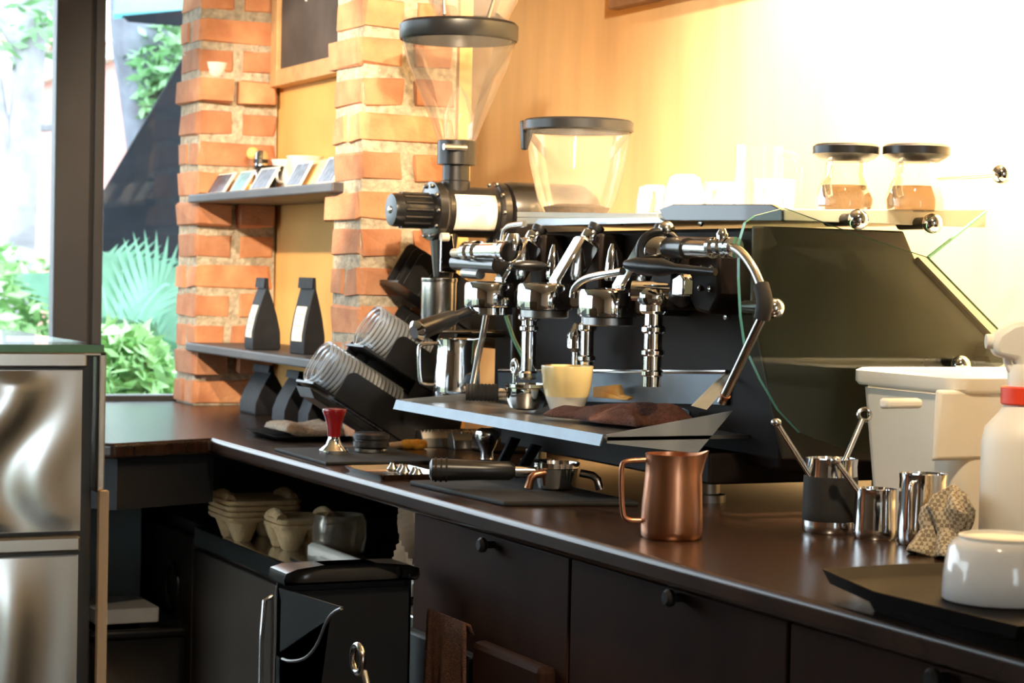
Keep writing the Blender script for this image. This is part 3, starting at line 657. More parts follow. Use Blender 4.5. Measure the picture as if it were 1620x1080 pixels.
# palm
def palm(root, fronds, lab):
    R = thing('palm_plant', lab, 'palm', (root.x, root.y, -.25))
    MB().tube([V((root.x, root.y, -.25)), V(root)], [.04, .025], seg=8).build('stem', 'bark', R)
    for tip, bend in fronds:
        P0, P1 = V(root), V(tip); Pm = (P0 + P1) / 2 + V((0, 0, bend))
        pts = [(P0 * (1 - t) ** 2 + Pm * 2 * t * (1 - t) + P1 * t * t) for t in [k / 16 for k in range(17)]]
        m = MB(); m.tube(pts, [.012, .004], seg=5)
        for k in range(4, 17):
            t = (pts[min(k + 1, 16)] - pts[k - 1]).normalized()
            for s in (-1, 1):
                L = .34 * math.sin(math.pi * min(1, (k - 2) / 15)) + .06
                side = t.cross(V((0, 1, 0.2))).normalized() * s
                e = pts[k] + (side * .8 + t * .75).normalized() * L + V((0, 0, -.10 * L / .3))
                wv = t * .016
                m.add([pts[k] - wv, pts[k] + wv, pts[k].lerp(e, .6) + wv * .8, e, pts[k].lerp(e, .6) - wv * .8], [(0, 1, 2, 3, 4)])
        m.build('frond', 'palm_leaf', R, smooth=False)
    return R
yy = 7.6
palm(ony(182, 600, yy), [(ony(268, 450, yy), .15), (ony(195, 420, yy), .05), (ony(150, 430, yy), .12), (ony(245, 520, yy - .3), .12), (ony(290, 560, yy), .1)], 'arching green palm plant outside the right pane')
yy = 8.0
palm(ony(255, 640, yy), [(ony(300, 480, yy), .1), (ony(215, 455, yy), .12), (ony(180, 520, yy), .12)], 'second palm plant outside beside the brick pillar')
# trees
def tree(trunk, r, branches, crowns, lab, lf, bk='bark'):
    R = thing('garden_tree', lab, 'tree', (trunk[0].x, trunk[0].y, -.25), 'trees outside the window')
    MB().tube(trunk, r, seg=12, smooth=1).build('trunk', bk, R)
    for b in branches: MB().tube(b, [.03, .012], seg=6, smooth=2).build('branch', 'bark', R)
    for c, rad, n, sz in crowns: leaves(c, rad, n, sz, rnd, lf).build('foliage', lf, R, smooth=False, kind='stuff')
y = 11.0
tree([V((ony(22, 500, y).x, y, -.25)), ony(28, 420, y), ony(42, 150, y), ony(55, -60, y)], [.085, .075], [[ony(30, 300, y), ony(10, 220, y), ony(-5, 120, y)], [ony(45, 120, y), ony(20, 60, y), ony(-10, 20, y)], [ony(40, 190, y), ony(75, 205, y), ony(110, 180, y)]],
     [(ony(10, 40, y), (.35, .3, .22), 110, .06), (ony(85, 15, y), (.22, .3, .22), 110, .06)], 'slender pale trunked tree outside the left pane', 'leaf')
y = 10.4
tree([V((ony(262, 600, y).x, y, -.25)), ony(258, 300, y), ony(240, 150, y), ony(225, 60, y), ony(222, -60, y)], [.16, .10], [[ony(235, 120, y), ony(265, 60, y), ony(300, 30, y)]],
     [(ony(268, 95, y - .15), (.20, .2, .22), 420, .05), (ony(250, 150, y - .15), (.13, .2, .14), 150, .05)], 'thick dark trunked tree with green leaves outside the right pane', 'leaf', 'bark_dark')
# tarpaulin, awning, buildings
y = 9.75
tp = [ony(*q, y) for q in ((296, 80), (296, 452), (166, 446), (120, 470), (100, 410))]
def tarp_thing():
    R = thing('tarpaulin', 'dark navy tarpaulin stretched slantwise outside the right pane', 'tarpaulin', (tp[2].x + .2, y, tp[2].z))
    MB().prism(tp, (0, .02, 0)).build('sheet', 'navy_tarp', R, smooth=False)
    for q in (tp[2], tp[1]): MB().cyl((q.x, y + .03, -.25), (q.x, y + .03, q.z + .1), .015, seg=8).build('pole', 'black_metal', R)
tarp_thing()
y = 8.3
R = thing('awning', 'teal awning with a dark edge high outside the right pane', 'awning', tuple(ony(230, 40, y)))
MB().prism([ony(180, 30, y), ony(330, 20, y), ony(330, -60, y + .8), ony(185, -60, y + .8)], (0, 0, .02)).build('canopy', 'teal_awning', R, smooth=False)
MB().prism([ony(195, 25, y - .02), ony(330, 12, y - .02), ony(330, 45, y - .02), ony(205, 34, y - .02)], (0, .02, 0)).build('valance', 'navy_tarp', R, smooth=False)
MB().cyl(ony(320, 20, y), (ony(320, 20, y).x, y, -.25), .03).build('post', 'black_metal', R)
y = 16
a, b = ony(186, 95, y), ony(255, 95, y)
R = thing('garden_building', 'pink rendered building outside behind the trees', 'building', (a.x + .3, y, -.25))
MB().bb(a.x, a.x + 2.5, y, y + 3, -.25, a.z).build('wall', 'pink_render', R, smooth=False)
MB().bb(a.x - .1, a.x + 2.6, y - .1, y + 3.1, a.z, a.z + .10).build('roof_edge', 'white_render', R, smooth=False)
y = 24
a, b = ony(-40, 70, y), ony(290, 70, y)
R = thing('garden_building', 'pale rendered building far outside behind the slender tree', 'building', (a.x + 2, y, -.25))
MB().bb(a.x - 6, b.x + 6, y, y + 3, -.25, a.z).build('wall', 'white_render', R, smooth=False)
MB().bb(a.x - 6.2, b.x + 6.2, y - .2, y + 3.2, a.z, a.z + .12).build('roof_edge', 'pink_render', R, smooth=False)
y = 7.9
c = ony(250, 568, y)
R = thing('garden_lamp', 'white globe garden lamp among the shrubs', 'lamp', (c.x, y, -.25))
MB().sphere(c, .026, sc=(.8, .8, 1.3)).build('globe', 'lamp_globe', R)
MB().cyl((c.x, y, -.25), (c.x, y, c.z - .03), .010, seg=8).build('stem', 'black_metal', R)
# ================================================================== espresso machine
YN, YF, XF = 2.80, 3.72, 1.80
M = thing('espresso_machine', 'large black and chrome three-group espresso machine with glass side panel', 'coffee machine', (1.9, 3.25, CT))
def pxy(pts, y): return [ony(a, b, y) for a, b in pts]
def pxx(pts, x): return [onx(a, b, x) for a, b in pts]
prof = [(XF, .985), (XF, 1.372), (2.02, 1.372), (2.045, 1.322), (2.215, 1.185), (2.24, 1.06), (2.2, .985)]
MB().prism([(x, YN, z) for x, z in prof], (0, YF - YN, 0)).build('body', 'body_black', M, smooth=False, bevel=.006)
sp = [(1.80, 1.005), (1.735, 1.25), (1.735, 1.372), (2.02, 1.372), (2.045, 1.326), (2.213, 1.190), (2.235, 1.06), (2.15, .99)]
MB().prism([(x, YN - .008, z) for x, z in sp], (0, .007, 0)).build('side_panel', 'olive_panel', M, smooth=False, bevel=.003)
MB().tube([(x, YN - .009, z) for x, z in ((2.045, 1.326), (2.213, 1.190))], .006, seg=8).build('panel_trim', 'body_black', M)
MB().bb(1.73, 2.18, YN + .10, YF - .02, .955, 1.005).build('lower_chassis', 'body_black', M, smooth=False, bevel=.004)
for x in (1.77, 2.12):
    for y in (2.97, 3.62):
        MB().lathe([(.030, 0), (.030, .012), (.020, .014), (.020, .042)], (x, y, CT), seg=20).build('foot', 'steel_dark', M)
# backsplash seams
for z in (1.30,): MB().bb(XF - .003, XF, YN + .02, YF - .02, z, z + .0015).build('panel_seam', 'steel_dark', M, smooth=False)
for px, py in ((1150, 500), (1110, 352), (985, 350)):
    q = onx(px, py, XF - .001); MB().lathe([(.007, 0), (.006, .004), (.002, .006)], q, (-1, 0, 0), 12).build('screw', 'steel', M)
# cup tray on top
ZT = 1.400
MB().bb(1.765, 2.15, YN - .045, YF, 1.386, ZT).build('cup_tray', 'beige_metal', M, smooth=False, bevel=.002)
MB().prism(pxy([(1237, 331), (1555, 332), (1555, 360), (1237, 349)], YN - .047), (0, -.008, 0)).build('side_rail', 'beige_metal', M, smooth=False, bevel=.0015)
MB().prism(pxx([(1042, 331), (1064, 323), (1219, 323), (1236, 332), (1236, 350), (1052, 349)], 1.757), (.010, 0, 0)).build('front_bracket', 'black_metal', M, smooth=False, bevel=.0015)
MB().prism(pxx([(852, 346), (1040, 344), (1053, 352), (842, 357)], 1.760), (.008, 0, 0)).build('front_lip', 'steel_sheet', M, smooth=False)
MB().prism(pxx([(818, 335), (1040, 338), (1040, 344), (818, 343)], 1.764), (.006, 0, 0)).build('front_lip', 'beige_metal', M, smooth=False)
# glass side panel held by ball studs
YG = 2.728
gp = [(1238, 329), (1192, 341), (1176, 352), (1166, 385), (1166, 440), (1169, 500), (1176, 548), (1200, 600), (1228, 648), (1262, 684), (1330, 708), (1390, 722), (1440, 728), (1560, 700), (1610, 600), (1600, 545), (1465, 407), (1345, 368)]
g_ = MB(); poly = pxy(gp, YG); n = len(poly); B = [p + V((0, -.008, 0)) for p in poly]
g_.add(poly + B, [tuple(range(n - 1, -1, -1)), tuple(range(n, 2 * n))])
go = g_.build('glass_panel', 'side_glass', M, smooth=False)
e_ = MB(); e_.add(poly + B, [(i, (i + 1) % n, n + (i + 1) % n, n + i) for i in range(n)])
e_.build('polished_edge', 'glass_edge', go, smooth=False)
gg = pxy([(1465, 406), (1557, 334), (1558, 336), (1468, 408)], YG - .002)
MB().prism(gg, (0, -.006, 0)).build('glass_guard', 'glass_edge', M, smooth=False)
for px, py in ((1358, 347), (1475, 353), (1225, 487), (1520, 578)):
    q = ony(px, py, YG - .022)
    so = MB().sphere(q, .0165).build('ball_stud', 'chrome', M)
    MB().cyl(q, V((q.x, YN - .01, q.z)), .010, seg=14).build('stud_shank', 'black_metal', so)
q = ony(1556, 562, YN - .009)
MB().lathe([(.022, 0), (.022, .03), (.018, .036)], q, (0, -1, 0), 8).build('side_knob', 'black_plastic', M, smooth=False)
# drip tray
ZD = 1.040; TX = 1.530; TYN, TYF = onz(961, 687, ZD).y, onz(622, 632, ZD).y
MB().bb(TX + .002, XF, TYN, TYF, ZD - .010, ZD - .004).build('drip_tray', 'steel_dark', M, smooth=False)
MB().prism([(TX, TYN, ZD), (TX, TYF, ZD), (TX - .006, TYF, ZD - .018), (TX - .006, TYN, ZD - .018)], (.003, 0, 0)).build('tray_front_lip', 'lip_steel', M, smooth=False)
sd = pxy([(961, 687), (1159, 650), (1103, 717), (960, 701)], TYN)
MB().prism(sd, (0, .004, 0)).build('tray_side', 'steel_sheet', M, smooth=False)
st = pxy([(1096, 642), (1152, 588), (1166, 592), (1118, 650)], TYN + .02)
MB().prism([onx(1096, 642, 1.70), onx(1118, 648, 1.72), onx(1166, 594, 1.80), onx(1150, 588, 1.80)], (0, .006, 0)).build('tray_side_guard', 'beige_metal', M, smooth=False)
MB().prism(pxx([(790, 586), (1150, 588), (1150, 640), (790, 632)], XF - .004), (-.003, 0, 0)).build('tray_back', 'lip_steel', M, smooth=False)
MB().tube(pxx([(790, 586), (1150, 588)], XF - .007), .004, seg=8).build('tray_back_rim', 'steel', M)
MB().prism([(TX, TYF, ZD), (XF, TYF, ZD + .02), (XF, TYF, ZD - .03), (TX, TYF, ZD - .018)], (0, -.004, 0)).build('tray_side', 'steel_sheet', M, smooth=False)
# groups
def group(px, py, k, handle=None):
    B = onx(px, py, 1.655); s = mpp(B)
    r = .050
    g = MB().lathe([(r * .80, -.026), (r * .98, -.024), (r, -.020), (r, .016), (r * .95, .021), (r * .6, .024)], B, seg=36).build('group_head', 'chrome', M)
    MB().lathe([(r * .72, -.040), (r * .86, -.038), (r * .86, -.026)], B, seg=32).build('portafilter_ring', 'chrome' if handle else 'steel_dark', g)
    a, b = B + V((.030, 0, .012)), B + V((.085, 0, .100)); d = (b - a).normalized(); Rm = d.to_track_quat('Z', 'Y').to_matrix()
    MB().box((a + b) / 2, (.040, .044, (b - a).length), Rm).build('group_column', 'chrome', g, bevel=.006)
    MB().lathe([(.016, 0), (.018, .004), (.018, .016), (.012, .022)], b, d, 20).build('column_cap', 'chrome', g)
    MB().lathe([(.013, .022), (.015, .026), (.015, .034)], b, d, 16).build('column_knob', 'black_plastic', g)
    MB().bb(B.x + .095, XF, B.y - .03, B.y + .03, B.z - .01, B.z + .115).build('group_housing', 'body_black', g, bevel=.006)
    MB().bb(B.x - .01, XF, B.y - .025, B.y + .025, B.z - .022, B.z + .012).build('group_neck', 'black_metal', g, bevel=.005)
    if k != 1:
        q = B + V((.045, -.075, .055))
        lv = MB().sphere(q, .030, 20, 10, (1.25, .62, .34)).build('paddle_knob', 'black_plastic', g)
        MB().tube([q, q + V((.03, .03, .006)), B + V((.09, -.03, .05))], .006, smooth=1).build('paddle_arm', 'steel_dark', lv)
    q = B + V((.09, -.085, .05))
    MB().lathe([(.013, -.02), (.015, -.01), (.012, .012), (.008, .034), (.003, .046)], q, seg=16).build('brew_switch', 'chrome', g)
    MB().lathe([(.022, 0), (.022, .006), (.018, .01)], (XF - .001, B.y - .10, B.z + .08), (-1, 0, 0), 20).build('gauge', 'steel_dark', g)
    return B, g
B1, g1 = group(776, 465, 0, True)
B2, g2 = group(862, 468, 1)
B3, g3 = group(962, 478, 2)
# locked-in portafilter handle on the first group
tip = onx(662, 523, 1.49); a = B1 + V((-.045, 0, -.034))
hd = MB().tube([a, a.lerp(tip, .3), tip], [.010, .012], seg=12).build('portafilter_handle', 'black_plastic', g1)
d = (tip - a).normalized()
MB().tube([a.lerp(tip, .30), a.lerp(tip, .38), a.lerp(tip, .7), tip, tip + d * .006], [.013, .016, .018, .019, .012], seg=16).build('handle_grip', 'black_plastic', hd)
MB().lathe([(.020, 0), (.021, .004), (.012, .012)], tip, d, 16).build('handle_end', 'chrome', hd)
# pipes below the groups
def pipe(px, y0, y1, x, r, name, beads):
    a, b = onx(px, y0, x), onx(px + 2, y1, x); b.x, b.y = a.x, a.y
    p = MB().cyl(b, a, r, seg=20).build(name, 'chrome', M)
    for t, rr, h in beads:
        c = a.lerp(b, t); MB().lathe([(rr * .8, -h / 2), (rr, -h / 4), (rr, h / 4), (rr * .8, h / 2)], c, seg=20).build('pipe_collar', 'chrome', p)
    return a, b
pipe(838, 480, 596, 1.70, .014, 'outlet_pipe', [(0.0, .022, .02), (.18, .021, .016), (.34, .018, .012), (.98, .018, .016)])
pipe(930, 490, 600, 1.75, .012, 'outlet_pipe', [(0.02, .02, .02), (.25, .017, .015), (.7, .016, .012)])
a, b = pipe(1035, 470, 612, 1.665, .015, 'outlet_pipe', [(0.0, .028, .03), (.12, .024, .02), (.36, .020, .014), (.62, .019, .012), (.85, .018, .012)])
MB().cyl(a + V((-.03, .02, .01)), a + V((.03, -.03, .01)), .016).build('tap_body', 'chrome', M)
MB().sphere(a + V((.028, -.035, .004)), .020).build('tap_ball', 'black_plastic', M)
MB().bb(a.x + .01, XF, a.y - .04, a.y + .03, a.z - .02, a.z + .10).build('tap_housing', 'body_black', M, bevel=.006)
MB().prism(pxx([(1063, 440), (1076, 432), (1081, 440), (1080, 468), (1062, 468)], 1.655), (.02, 0, 0)).build('tap_blade', 'chrome', M, bevel=.003)
q = onx(912, 540, 1.755)
MB().lathe([(.008, -.05), (.008, -.02), (.018, -.012), (.018, .012), (.010, .024), (.006, .034)], q, seg=18).build('tip_nozzle', 'chrome', M)
MB().tube(pxx([(906, 470), (908, 455), (925, 440), (955, 434), (985, 429)], 1.63), .0065, smooth=2).build('curved_spout', 'steel', M)
# small chrome glass stand at the left under group one
q = onx(815, 580, 1.69)
MB().tube([q + V((0, .012 * math.cos(t), .012 * math.sin(t))) for t in [2 * math.pi * i / 16 for i in range(16)]], .005, closed=True).build('wand_tip', 'chrome', M)
MB().cyl(q, q + V((0, 0, -.05)), .005, seg=10).build('wand_tip_stem', 'chrome', M)
q = onx(1078, 622, 1.77); q.z = ZD + .012
MB().lathe([(.022, -.012), (.024, 0), (.016, .012), (.004, .016)], q, seg=20).build('drain_cap', 'chrome', M)
# steam assembly at the near end: hand wheel, valve, wand
q = onx(1043, 398, 1.655); nd = V((-.5, -.85, .0)).normalized(); u = nd.orthogonal().normalized(); v_ = nd.cross(u)
wh = MB().tube([q + (u * math.cos(t) + v_ * math.sin(t)) * .033 for t in [2 * math.pi * i / 32 for i in range(32)]], .006, seg=10, closed=True).build('steam_wheel', 'black_plastic', M)
MB().lathe([(.027, -.012), (.028, 0), (.020, .006), (.006, .010)], q, nd, 28).build('wheel_hub', 'chrome', wh)
MB().sphere(q + V((.012, .0, .036)), .014).build('wheel_cap', 'steel', wh)
def seg2(p, q2, x, r, name, m, seg=18): return MB().cyl(onx(*p, x), onx(*q2, x), r, seg=seg).build(name, m, M)
seg2((1058, 392), (1088, 393), 1.665, .017, 'valve_collar', 'black_metal')
seg2((1086, 393), (1128, 395), 1.665, .0135, 'valve_stem', 'steel')
seg2((1124, 390), (1160, 392), 1.665, .0125, 'valve_fitting', 'chrome')
for px in (1127, 1139, 1150, 1158): seg2((px, 391), (px + 5, 391), 1.665, .016, 'fitting_ring', 'chrome')
q = onx(1143, 380, 1.665); MB().lathe([(.009, 0), (.010, .01), (.005, .018)], q, seg=14).build('relief_cap', 'chrome', M)
MB().prism(pxx([(1088, 402), (1136, 402), (1136, 470), (1122, 498), (1100, 492), (1088, 470)], 1.70), (.09, 0, 0)).build('valve_block', 'body_black', M, bevel=.006)
for px, py in ((1110, 424), (1126, 424), (1109, 456), (1125, 457)):
    q = onx(px, py, 1.70); MB().lathe([(.005, 0), (.005, .004), (.002, .006)], q, (-1, 0, 0), 10).build('valve_bolt', 'steel', M)
q1, q2 = onx(990, 418, 1.60), onx(1132, 430, 1.66)
lv = MB().tube([q1, q1.lerp(q2, .12), q1.lerp(q2, .4), q1.lerp(q2, .55), q2], [.007, .013, .015, .008, .006], seg=12).build('steam_lever', 'black_plastic', M)
W = [onx(*p, 1.66) for p in ((1157, 391), (1172, 397), (1190, 420), (1203, 448), (1211, 478), (1209, 496), (1197, 520), (1165, 588), (1142, 636))]
MB().tube(W, .0072, seg=12, smooth=2).build('steam_wand', 'steel', M)
MB().tube([W[3].lerp(W[4], .1), W[4], W[5].lerp(W[6], .3)], .0125, seg=14, smooth=2).build('wand_grip', 'black_rubber', M)
MB().tube([W[-1].lerp(W[-2], .25), W[-1]], [.0085, .006], seg=12).build('steam_tip', 'copper', M)
# far-end steam assembly
seg2((718, 400), (735, 400), 1.66, .009, 'valve_stem', 'beige_metal')
seg2((735, 398), (802, 397), 1.66, .016, 'valve_fitting', 'chrome')
for px in (740, 752, 792, 800): seg2((px, 397), (px + 5, 397), 1.66, .020, 'fitting_ring', 'chrome')
q = onx(812, 388, 1.675); MB().lathe([(.016, -.01), (.018, .005), (.010, .022)], q, seg=16).build('relief_cap', 'chrome', M)
seg2((722, 415), (790, 420), 1.675, .016, 'valve_block', 'black_metal')
seg2((735, 432), (760, 434), 1.67, .010, 'valve_block', 'steel_dark')
MB().tube([onx(*p, 1.69) for p in ((795, 470), (794, 400), (796, 370), (803, 357), (830, 354))], .006, seg=10, smooth=2).build('hot_water_pipe', 'steel', M)
MB().tube([onx(*p, 1.64) for p in ((772, 480), (766, 520), (757, 560), (748, 610))], .006, seg=10, smooth=1).build('steam_wand', 'steel', M)
MB().tube([onx(*p, 1.79) for p in ((800, 500), (812, 535), (830, 570))], .004, seg=8).build('glass_seal', 'glass_edge', M)
# ------------------------------------------------------------------ vessels
def vessel(prof, c, m, seg=40): return MB().lathe(prof, c, seg=seg)
def jug(name, lab, c, r, h, m, hang, rt=None, group=None, band=False, spout=True, hscale=1.0, handle=True):
    """open steel pitcher: base radius r, height h, handle heading hang degrees"""
    rt = rt or r * .86; c = V(c)
    R = thing(name, lab, 'jug', c, group)
    outer = [(0, 0), (r * .90, 0), (r * .98, .004), (r, .012), (r * .995, h * .22), (r * .97, h * .45), (rt * 1.02, h * .75), (rt, h * .9), (rt * 1.03, h)]
    prof = outer + [(rr - .0018, z) for rr, z in ((rt * 1.03, h - .0005), (rt, h * .9), (rt * 1.02, h * .75), (r * .97, h * .45), (r, .012))] + [(0, .006)]
    mb = MB().lathe(prof, c, seg=44, cap=False)
    if spout:   # pull a lip out opposite the handle
        sd = V((math.cos(math.radians(hang + 180)), math.sin(math.radians(hang + 180)), 0))
        for p in mb.v:
            q = p - c
            if q.z > h * .70:
                rad = V((q.x, q.y, 0)).normalized(); k = max(0, rad.dot(sd)) ** 14 * ((q.z - h * .7) / (h * .3))
                p += sd * (r * .26 * k) + V((0, 0, h * .05 * k))
    mb.build('jug_body', m, R)
    if handle:
        hv = V((math.cos(math.radians(hang)), math.sin(math.radians(hang)), 0)); ex = r * .78 * hscale
        pts = [c + hv * (rt * .98) + V((0, 0, h * .92)), c + hv * (rt + ex * .9) + V((0, 0, h * .90)), c + hv * (rt + ex * 1.02) + V((0, 0, h * .82)), c + hv * (rt + ex * .95) + V((0, 0, h * .30)), c + hv * (r + ex * .6) + V((0, 0, h * .20)), c + hv * (r * .98) + V((0, 0, h * .20))]
        MB().tube(pts, r * .085, seg=10, smooth=2).build('handle', m, R)
    if band:
        MB().lathe([(r * 1.0, h * .17), (r * 1.016, h * .18), (r * 1.012, h * .3), (r * 1.0, h * .5), (r * .995, h * .70), (r * .985, h * .76), (r * .96, h * .77)], c, seg=44).build('rubber_band', 'black_rubber', R)
    return R
LEFT = 155
c = ctr(1062, 851)
jug('milk_jug', 'copper coloured milk jug standing on the worktop in front of the drip tray', c, 49 * mpp(c), 134 * mpp(c), 'copper', LEFT, rt=43 * mpp(c))
c = onz(722, 628, ZD)
jug('milk_jug', 'polished steel milk jug standing on the far end of the drip tray', c, 37 * mpp(c), 92 * mpp(c), 'chrome', LEFT, rt=32 * mpp(c))
c = ctr(1312, 842)
jug('milk_jug', 'steel jug with a wide black rubber band holding two spoons', c, 43 * mpp(c), 118 * mpp(c), 'chrome', 60, rt=41 * mpp(c), band=True, spout=False, handle=False); cj1 = c.copy()
c = ctr(1384, 852)
jug('milk_jug', 'small steel jug with one spoon between the banded jug and the taller jug', c, 35 * mpp(c), 80 * mpp(c), 'chrome', 40, rt=33 * mpp(c), spout=False, handle=False); cj2 = c.copy()
c = ctr(1458, 862)
jug('milk_jug', 'taller steel jug beside the checked cloth', c, 40 * mpp(c), 114 * mpp(c), 'chrome', 215, rt=37 * mpp(c), spout=False, hscale=.75)
# spoons standing in the jugs
def spoon(base, tip, lab, ring=False):
    R = thing('bar_spoon', lab, 'spoon', base, 'spoons in the steel jugs'); base = V(base); tip = V(tip); d = (tip - base).normalized()
    MB().tube([base, tip], .0042, seg=10).build('spoon_stem', 'steel', R)
    if ring:
        q = tip + d * .009; u = d; v_ = d.cross(V((.4, .9, 0))).normalized()
        MB().tube([q + (u * math.cos(t) + v_ * math.sin(t)) * .009 for t in [2 * math.pi * i / 18 for i in range(18)]], .0032, seg=8, closed=True).build('spoon_ring', 'steel', R)
    else: MB().sphere(tip, .008, 12, 8, (1, 1, .8)).build('spoon_end', 'steel', R)
    MB().sphere(base, .012, 12, 8, (1, .6, 1.2)).build('spoon_bowl', 'steel', R)
yj = cj1.y
spoon(cj1 + V((.012, .0, .022)), ony(1228, 668, yj + .0), 'steel spoon leaning towards the machine out of the banded jug')
spoon(cj1 + V((-.012, .005, .022)), ony(1364, 664, yj + .02), 'steel spoon with a ring end standing in the banded jug', True)
spoon(cj2 + V((.012, 0, .022)), ony(1322, 728, cj2.y + .01), 'short steel spoon leaning out of the small jug')
# ------------------------------------------------------------------ on the drip tray
c = onz(896, 654, ZD); s = mpp(c)
R = thing('cappuccino_cup', 'yellow glazed cup with grey lower half on the drip tray', 'cup', c)
r1, h1 = 42 * s, 76 * s
MB().lathe([(r1 * .52, 0), (r1 * .56, .003), (r1 * .66, h1 * .12), (r1 * .82, h1 * .36)], c, seg=40).build('cup_base', 'grey_ceramic', R)
MB().lathe([(r1 * .82, h1 * .36), (r1 * .93, h1 * .62), (r1 * .99, h1 * .97), (r1 * .985, h1), (r1 * .94, h1 * .985), (r1 * .90, h1 * .62), (r1 * .78, h1 * .36), (0, h1 * .12)], c, seg=40, cap=False).build('cup_bowl', 'yellow_ceramic', R)
# portafilter lying on the tray
c = onz(832, 648, ZD); s = mpp(c)
R = thing('portafilter', 'chrome portafilter with a ribbed black handle lying on the drip tray', 'portafilter', c)
MB().lathe([(.018, .0), (.030, .004), (.036, .018), (.037, .040), (.040, .042), (.040, .048), (.035, .048), (.032, .02), (0, .016)], c, seg=36, cap=False).build('basket', 'chrome', R)
MB().lathe([(.033, .036), (0, .039)], c, seg=28).build('coffee_puck', 'coffee', R)
hv = (onz(755, 622, ZD + .028) - (c + V((0, 0, .028)))); hv.z = 0; hv.normalize()
a = c + V((0, 0, .030)) + hv * .036
MB().tube([a, a + hv * .018], .009, seg=14).build('handle_neck', 'chrome', R)
MB().tube([a + hv * (.015 + .0035 * k) for k in range(18)], [(.0165 if k % 2 else .0150) for k in range(18)], seg=18).build('handle_grip', 'black_rubber', R)
for sgn in (-1, 1): MB().box(c + V((-hv.y, hv.x, 0)) * (.043 * sgn) + V((0, 0, .036)), (.012, .012, .006)).build('lug', 'chrome', R, bevel=.001)
# wooden handled brush behind
a, b = onz(757, 612, ZD + .02), onz(802, 618, ZD + .02)
a.z = b.z = ZD + .012; a = V((1.735, 3.74, ZD + .012)); b = V((1.735, 3.56, ZD + .012))
R = thing('wooden_rod', 'pale wooden brush handle lying behind the portafilter', 'brush', (a.x, a.y, ZD))
MB().tube([a, b], .0115, seg=14).build('rod', 'pale_wood', R); MB().tube([b, b + V((0, -.03, 0))], [.013, .015], seg=14).build('ferrule', 'steel', R)
# folded brown cloth
c = onz(985, 668, ZD)
def cl(u, v):
    x = (v - .5) * .13; y = (.5 - u) * .27
    e = min(1, 7 * min(u, 1 - u, v * 1.2, (1 - v) * 1.2))
    f = abs(math.sin(v * 7.5 + 1.1 * math.sin(u * 3.4 + .5) - u * 1.6)) ** .75; g = abs(math.sin(v * 5 - u * 6 + 1.3 * math.sin(u * 5))) ** .8
    z = .003 + e ** .5 * (.004 + .013 * f * (0.5 + .5 * u) + .008 * g + .014 * math.exp(-((u - .78) / .25) ** 2) * math.sin(math.pi * v))
    w_ = 1 + .10 * math.sin(u * 11 + 1)
    return V((c.x + x * w_ + .025 * (u - .5), c.y + y + .02 * math.sin(v * 7), ZD + z))
mb = MB().grid(cl, 90, 60)
tag(mb.build('cleaning_cloth', 'brown_cloth', solid=.004), 'folded dark brown cloth lying on the near corner of the drip tray', 'cloth')
# orange card / sponge
c = onz(962, 630, ZD)
R = thing('sponge_card', 'flat orange sponge cloth lying on the drip tray behind the brown cloth', 'sponge', (1.768, 3.20, ZD))
MB().prism([onx(937, 612, 1.76), onx(975, 608, 1.765), onx(980, 624, 1.76), onx(996, 628, 1.755), onx(990, 633, 1.75), onx(936, 628, 1.75)], (.012, 0, 0)).build('fold', 'orange_card', R, smooth=False, bevel=.003)
MB().loft([rrect(1.766, 3.20, .05, .12, .008, ZD), rrect(1.766, 3.20, .05, .12, .008, ZD + .010)]).build('base_sheet', 'orange_card', R)
# ------------------------------------------------------------------ coffee grinder
GY = 3.93
ZG = ony(690, 334, GY).z
def gx(px): return ony(px, 335, GY).x
G = thing('coffee_grinder', 'tall black coffee grinder with clear conical hopper and dial knob', 'grinder', (1.85, GY, CT))
s = mpp((1.7, GY, 1.4))
def gl(prof, m, name, par=G, seg=40, bevel=0): return MB().lathe([(r, x) for r, x in prof], (0, GY, ZG), (1, 0, 0), seg).build(name, m, par)
x0, x1, x2, x3, x4, x5 = gx(617), gx(678), gx(696), gx(778), gx(792), gx(935)
kn = gl([(.020, x0), (.032, x0 + .002), (.034, x0 + .008), (.034, x1), (.028, x1 + .01)], 'black_plastic', 'dial_knob')
m = MB()
for k in range(14):
    t = 2 * math.pi * k / 14; m.cyl(V((x0 + .022, GY + .034 * math.cos(t), ZG + .034 * math.sin(t))), V((x1 - .004, GY + .034 * math.cos(t), ZG + .034 * math.sin(t))), .0035, seg=8)
m.build('knob_ribs', 'black_plastic', kn)
MB().lathe([(.008, 0), (.007, .003), (.002, .005)], (x0, GY, ZG), (-1, 0, 0), 16).build('knob_screw', 'steel', kn)
gl([(.050, x1), (.060, x1 + .003), (.061, x2 - .006), (.056, x2)], 'black_metal', 'burr_flange')
gl([(.056, x2), (.052, x2 + .004), (.052, x3 - .003), (.058, x3)], 'black_metal', 'burr_housing')
gl([(.058, x3), (.064, x3 + .004), (.064, x4 - .002), (.060, x4)], 'black_metal', 'rear_flange')
for k in range(10):
    t = 2 * math.pi * k / 10
    for xx, rr in ((x1 + .001, .053), (x3 + .003, .061)): MB().lathe([(.0045, 0), (.0045, .004), (.002, .006)], (xx, GY + rr * math.cos(t), ZG + rr * math.sin(t)), (-1, 0, 0), 8).build('flange_bolt', 'steel_dark', G)
MB().lathe([(.060, x4), (.075, x4 + .004), (.078, x4 + .02), (.078, x5 - .03), (.066, x5 - .008), (.03, x5)], (0, GY, ZG - .012), (1, 0, 0), 40).build('motor', 'black_metal', G)
